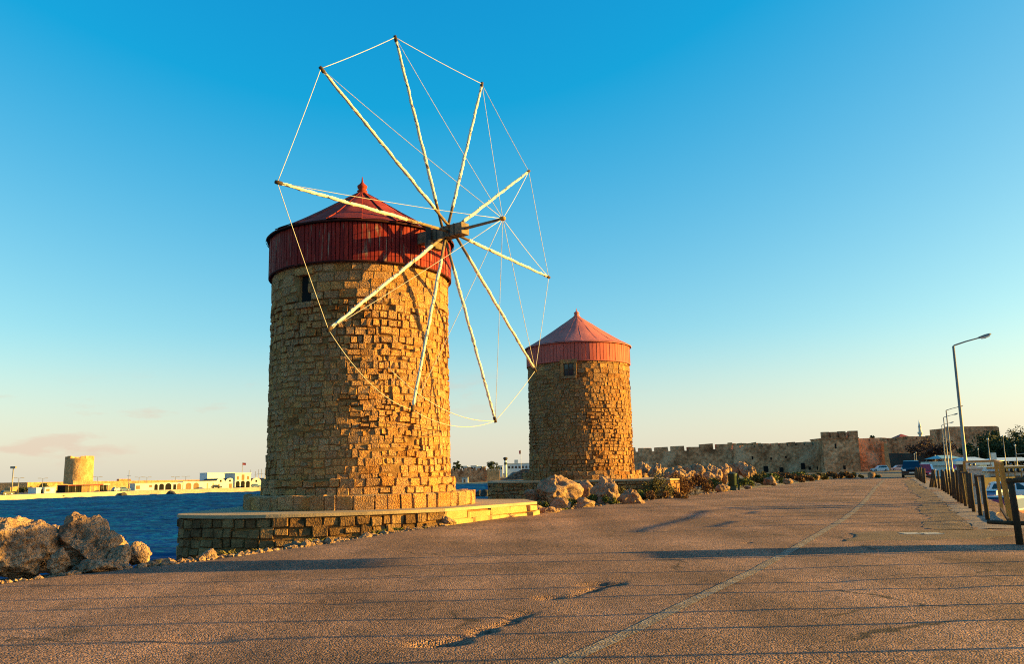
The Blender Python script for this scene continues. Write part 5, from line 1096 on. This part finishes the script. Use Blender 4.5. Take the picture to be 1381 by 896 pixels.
# ================================================================ CITY WALL, TREES AND CLUB ON THE RIGHT
def city_walls():
    def X(x, D): return atY(x, 620, D)[0]
    def wall(label, D, segs, thick=4.0, name='city_wall', zb=-1.0, m=M_wall):
        """segs: (x0, x1, ytop, merlon px width, gap px, merlon height m)"""
        x0, x1 = segs[0][0], segs[-1][1]; r = thing(name, label, 'wall', (X((x0+x1)/2, D), D, -.28))
        for a, b, yt, mw, gp, mh in segs:
            z = zpx((a+b)/2, yt, D); MB().boxz(X(a, D), X(b, D), D, D+thick, zb, z-mh).build('curtain', m, r); q = a
            while q < b-mw*.5:
                e = min(q+mw, b); dz = random.uniform(-.2, .15); p0, p1 = X(q, D), X(e, D); w = p1-p0
                MB().add([(p0, D+.03, z-mh), (p1, D+.03, z-mh), (p1, D+1.5, z-mh), (p0, D+1.5, z-mh), (p0+random.uniform(0, .12)*w, D+.03, z+dz), (p1-random.uniform(0, .06)*w, D+.03, z+dz+random.uniform(-.2, .2)), (p1, D+1.5, z+dz), (p0, D+1.5, z+dz)], [(3, 2, 1, 0), (4, 5, 6, 7), (0, 1, 5, 4), (1, 2, 6, 5), (2, 3, 7, 6), (3, 0, 4, 7)]).build('merlon', m, r)
                q += mw+gp
        return r
    r = wall('long shaded city wall with wide merlons behind the rockpile', 225, [(848, 862, 604, 10, 4, 1.1), (862, 945, 603, 18, 4, 1.1), (945, 990, 600, 18, 4, 1.2)])
    # putlog holes and blocked openings low in the wall
    r2 = wall('long shaded city wall with close small merlons left of the square tower', 224, [(990, 1030, 600.5, 8, 2, .7), (1030, 1112, 597, 9.5, 2, .9)])
    for x, y, w, h in ((1009, 635, 5, 7), (1033, 633, 6, 8), (1054, 634, 5, 6), (1083, 629, 5, 8), (1092, 632, 3, 4), (1103, 632, 2, 4), (1015, 618, 2, 4), (1040, 619, 2, 3), (1060, 617, 2, 3)):
        a = atY(x, y, 223.9); MB().boxz(a[0]-w/10, a[0]+w/10, 223.9, 224.2, a[2]-h/10, a[2]+h/10).build('opening', M_dark, r2)
    rb = wall('sunlit inner rampart seen over the shaded city wall', 250, [(984, 1029, 597.5, 5, 1.5, .8)], m=M_fort)
    # square gate tower
    D = 219; x0, x1 = X(1111.5, D), X(1160, D); z = zpx(1135, 587, D); r = thing('square_tower', 'square crenellated stone tower rising from the city wall', 'tower', ((x0+x1)/2, D, -.28))
    MB().boxz(x0, x1, D, D+9, -1, z-1.0).build('shaft', M_wall, r); MB().boxz(x0-.15, x1+.15, D-.15, D+9.15, z-1.0, z-.7).build('string_course', M_wall, r)
    for a, b, yt in ((1111.5, 1121, 583), (1123, 1132, 583), (1134, 1143.5, 582), (1148, 1160, 581.5)):
        zt = zpx(a, yt, D); MB().boxz(X(a, D), X(b, D), D, D+1.2, z-.7, zt).build('merlon', M_wall, r)
    for k in range(3): MB().boxz(x1-1.2, x1, D+1.9+2.6*k, D+3.8+2.6*k, z-.7, zpx(1158, 582, D)).build('merlon', M_wall, r)
    for x, y, w, h in ((1127, 602, 2, 6), (1139, 631, 3, 5)): a = atY(x, y, D-.05); MB().boxz(a[0]-w/10, a[0]+w/10, D-.06, D+.2, a[2]-h/10, a[2]+h/10).build('opening', M_dark, r)
    wall('city wall stretch between the square tower and the sunlit corner', 223, [(1160, 1197.5, 592, 14, 1.5, .6)], thick=7)
    # lit buttress at the corner
    tag(MB().box((X(1196, 221.5), 222.5, 3.3), (1.4, 3.0, 7.0), taper=.6).build('buttress', M_fort), 'tall sunlit buttress at the corner of the city wall', 'buttress')
    wall('set back city wall behind the silver saloon', 262, [(1190, 1212, 590.5, 9, 2, 1.0), (1212, 1284, 588.5, 12, 2, .9)])
    wall('dark low gateway wall at the foot of the set back wall', 250, [(1198, 1262, 611, 60, 2, .3)], m=pmat('dark_wall_stone', [(.05, .042, .035), (.09, .075, .06)], .3, .95))  # darker stone for the low gateway wall
    wall('tall plain bastion wall behind the street lamps', 240, [(1281, 1352, 575, 70, 2, .4)], thick=10)
    # minaret over the town
    D = 330; x = X(1244.5, D); z = zpx(1244, 566.5, D); r = thing('minaret', 'slender pale minaret with pointed cap above the city wall', 'minaret', (x, D, -1))
    for nm, pr in (('shaft', [(.62, -1.3), (.55, z-5.3)]), ('balcony', [(.55, z-5.8), (.95, z-5.2), (.95, z-4.7), (.55, z-4.6)]), ('upper_shaft', [(.5, z-4.7), (.48, z-2.9)]), ('cap', [(.6, z-2.95), (.3, z-1.4), (.03, z)])): MB().lathe(pr, (x, D, 0), 14).build(nm, M_bluewhite if nm == 'cap' else M_white, r, True)
    tree('dark dome shaped tree peeping over the city wall', (X(1179, 290), 290, -1), 5.0, 12.6, M_leafdk, 510, 1500, .32, base=.55)
    tree('brown leaved tree before the set back wall', (X(1256, 205), 205, -.28), 12, 8.2, M_leafred, 511, 2600, .28)
    x = X(1222, 285); r = thing('roof_peak', 'small red tiled roof peak showing over the set back wall', 'roof', (x, 285, -1)); MB().boxz(x-2, x+2, 284, 290, -1.2, 10.0).build('wall', M_fort, r); MB().add([(x-2.4, 283.6, 10), (x+2.4, 283.6, 10), (x+2.4, 290.4, 10), (x-2.4, 290.4, 10), (x, 287, 11.4)], [(0, 1, 4), (1, 2, 4), (2, 3, 4), (3, 0, 4), (3, 2, 1, 0)]).build('tiles', M_awn, r)
    for k, (xp, D, w, yt, lab) in enumerate(((1322, 168, 9, 590, 'dark tree at the left end of the club trees'), (1340, 172, 14, 576, 'large dark rounded tree behind the club'), (1352, 180, 10, 571, 'dark tree with tall tufted top behind the club'), (1366, 170, 12, 582, 'broad dark tree behind the club mast'), (1388, 176, 14, 573, 'dark tree closing the row behind the club'), (1410, 170, 14, 578, 'dark tree past the last of the club row'), (1440, 165, 16, 575, 'dark spreading tree farthest from the wall'))):
        tree(lab, (X(xp, D), D, -1.6), w, zpx(xp, yt, D)+1.6, M_leafdk, 520+k, 3200, .28, base=.05)
    tree('light feathery tree top above the dark club trees', (X(1384, 200), 200, -1.0), 9, zpx(1384, 573, 200)+1, M_leafolive, 540, 900, .25, base=.5)
    # club building, canopies and masts
    def bld(label, x0, x1, yt, D, m, roofm, openings=(), depth=8, zb=-1.6, name='club_building'):
        a, b = X(x0, D), X(x1, D); z = zpx((x0+x1)/2, yt, D); r = thing(name, label, 'building', ((a+b)/2, D, zb)); MB().boxz(a, b, D, D+depth, zb-.1, z-.5).build('wall', m, r); MB().boxz(a-.4, b+.4, D-.5, D+depth+.4, z-.5, z).build('roof', roofm, r)
        for o in openings: q0, q1, s0, s1, mm = o; MB().boxz(a+(b-a)*q0, a+(b-a)*q1, D-.06, D, zb+(z-.5-zb)*s0, zb+(z-.5-zb)*s1).build('door' if s0 < .05 else 'window', mm, r)
        return r
    bld('long white club building with blue roof edge and dark doors', 1332, 1430, 629, 96, M_white, M_bluewhite, tuple((.02+.11*k, .085+.11*k, 0, .72, M_dark if k % 2 else M_glass) for k in range(9)))
    bld('pale flat roofed boat shed beside the club building', 1290, 1330, 622, 104, M_bluewhite, M_white, ((.1, .4, 0, .7, M_glass), (.55, .9, 0, .7, M_white)))
    x = X(1352, 92); r = thing('yellow_canopy', 'yellow striped canopy with round floats before the club doors', 'canopy', (x, 92, -1.6)); a, b = X(1343, 92), X(1400, 92); MB().boxz(a, b, 92, 94, .62, .85).build('canopy', M_yellow, r)
    for k in range(6): c = a+.5+(b-a-1)*k/5; MB().cyl((c, 92.1, -1.7), (c, 92.1, .65), .05).build('post', M_yellow, r, True); MB().cyl((c+.3, 91.9, .45), (c+.3, 91.75, .45), .22, n=14).build('float', M_tyre, r, True)
    for k, (x0, x1, yt, D, m) in enumerate(((1271, 1300, 614, 112, M_teal), (1305, 1336, 616.5, 108, M_bluewhite), (1345, 1400, 617, 108, M_bluewhite))):
        a, b = X(x0, D), X(x1, D); z = zpx((x0+x1)/2, yt, D); r = thing('shade_canopy', ('teal shade canopy behind the street lamp row', 'pale blue shade canopy left of the club mast', 'pale blue shade canopy over the club roof')[k], 'canopy', ((a+b)/2, D, -1.6))
        P = [(a, D, z-.45), (b, D, z-.45), (b, D+5, z-.45), (a, D+5, z-.45), (a+.6, D+2.5, z), (b-.6, D+2.5, z)]; MB().add(P, [(0, 1, 5, 4), (2, 3, 4, 5), (1, 2, 5), (3, 0, 4), (3, 2, 1, 0)]).build('cloth', m, r)
        for px_, py_ in ((a+.2, D+.2), (b-.2, D+.2), (b-.2, D+4.8), (a+.2, D+4.8)): MB().cyl((px_, py_, -1.8), (px_, py_, z-.42), .06).build('post', M_steel, r, True)
    for k, (x, yt, D, w, lab) in enumerate(((1335, 592.5, 100, .16, 'white antenna mast on the club roof'), (1356, 588.5, 101, .12, 'thin grey pole behind the club'), (1371, 601, 99, .14, 'short mast with boom beside the club'), (1320.5, 606, 110, .08, 'slim pole between the canopies'), (1233.5, 613, 150, .12, 'short pale post left of a twin near the gateway'), (1236, 611, 152, .14, 'short pale post right of a twin near the gateway'), (1261.5, 615, 140, .12, 'short pole over the laid up boat'))):
        X_ = X(x, D); w *= .5; z = zpx(x, yt, D); zb = -1.6 if x > 1270 else -.3; r = thing('mast', lab, 'mast', (X_, D, zb)); MB().cyl((X_, D, zb-.2), (X_, D, z), w, w*.6).build('pole', M_steel, r, True); MB().lathe([(w*1.5, -.1), (w*1.5, .1)], (X_, D, z), 8).build('top_cap', M_white, r, True)
        if k == 0:
            for s in (-1, 1): MB().cyl((X_+s*1.6, D, -.2+zpx(x, 620, D)), (X_, D, z-2.5), .05).build('strut', M_steel, r, True)
            MB().box((X_+.35, D-.2, z-3.0), (.5, .3, 2.8)).build('panel', M_white, r)
        if k == 2: MB().cyl((X_, D, z-1), (X_+2.6, D, z-.9), .05).build('boom', M_steel, r, True)
city_walls()

# ================================================================ GRIT AND SMALL STONES ALONG THE ASPHALT EDGE
def verge_gravel():
    r = np.random.default_rng(77); V0, F0 = ico(1); V = []; F = []; b = 0
    for k in range(2600):
        Y = r.uniform(9, 60)**1.0; Y = 9+(Y-9)*r.random(); t = left_t(Y)+r.normal(.05, .16); x = XT(t, Y); s_ = r.choice([.02, .035, .06, .1], p=[.45, .35, .15, .05])*r.uniform(.7, 1.4)
        q = V0*np.array([s_, s_*r.uniform(.6, 1), s_*r.uniform(.4, .8)])*(1+.25*r.normal(size=(len(V0), 1))*.6); a = r.uniform(0, 6.3); q = np.stack([q[:, 0]*cos(a)-q[:, 1]*sin(a), q[:, 0]*sin(a)+q[:, 1]*cos(a), q[:, 2]], -1)
        V.append(q+np.array([x, Y, -.05+s_*.2-.25*max(0, left_t(Y)+.05-t)])); F += [tuple(b+i for i in f) for f in F0]; b += len(V0)
    o = mesh_obj('gravel', np.concatenate(V), F, M_rock); o['kind'] = 'stuff'; o['label'] = 'grit and small stones strewn along the broken asphalt edge'; o['category'] = 'gravel'
verge_gravel()
def edge_tufts():
    r = np.random.default_rng(78)
    for k in range(14):
        Y = r.uniform(13, 34); t = left_t(Y)-r.uniform(-.05, .5); x = XT(t, Y); root = thing('grass_tuft', ('small dry olive' if k % 2 else 'small fresh green')+' grass tuft on the asphalt edge by the stone platform', 'grass', (x, Y, -.1), 0, 'dry grass tufts along the asphalt edge'); V = []; F = []
        for j in range(40):
            a = r.uniform(0, 2*pi); l = r.uniform(.06, .18); o = np.array([x+r.normal(0, .05), Y+r.normal(0, .05), -.12]); d = np.array([cos(a)*.5, sin(a)*.5, 1.0])*l; w = np.array([-sin(a), cos(a), 0])*.006; i = len(V); V += [o-w, o+w, o+d*.6+w*.6, o+d+np.array([cos(a), sin(a), -.4])*l*.3, o+d*.6-w*.6]; F.append((i, i+1, i+2, i+3, i+4))
        mesh_obj('blades', np.array(V), F, M_leafolive if k % 2 else M_leafgr, root)
edge_tufts()
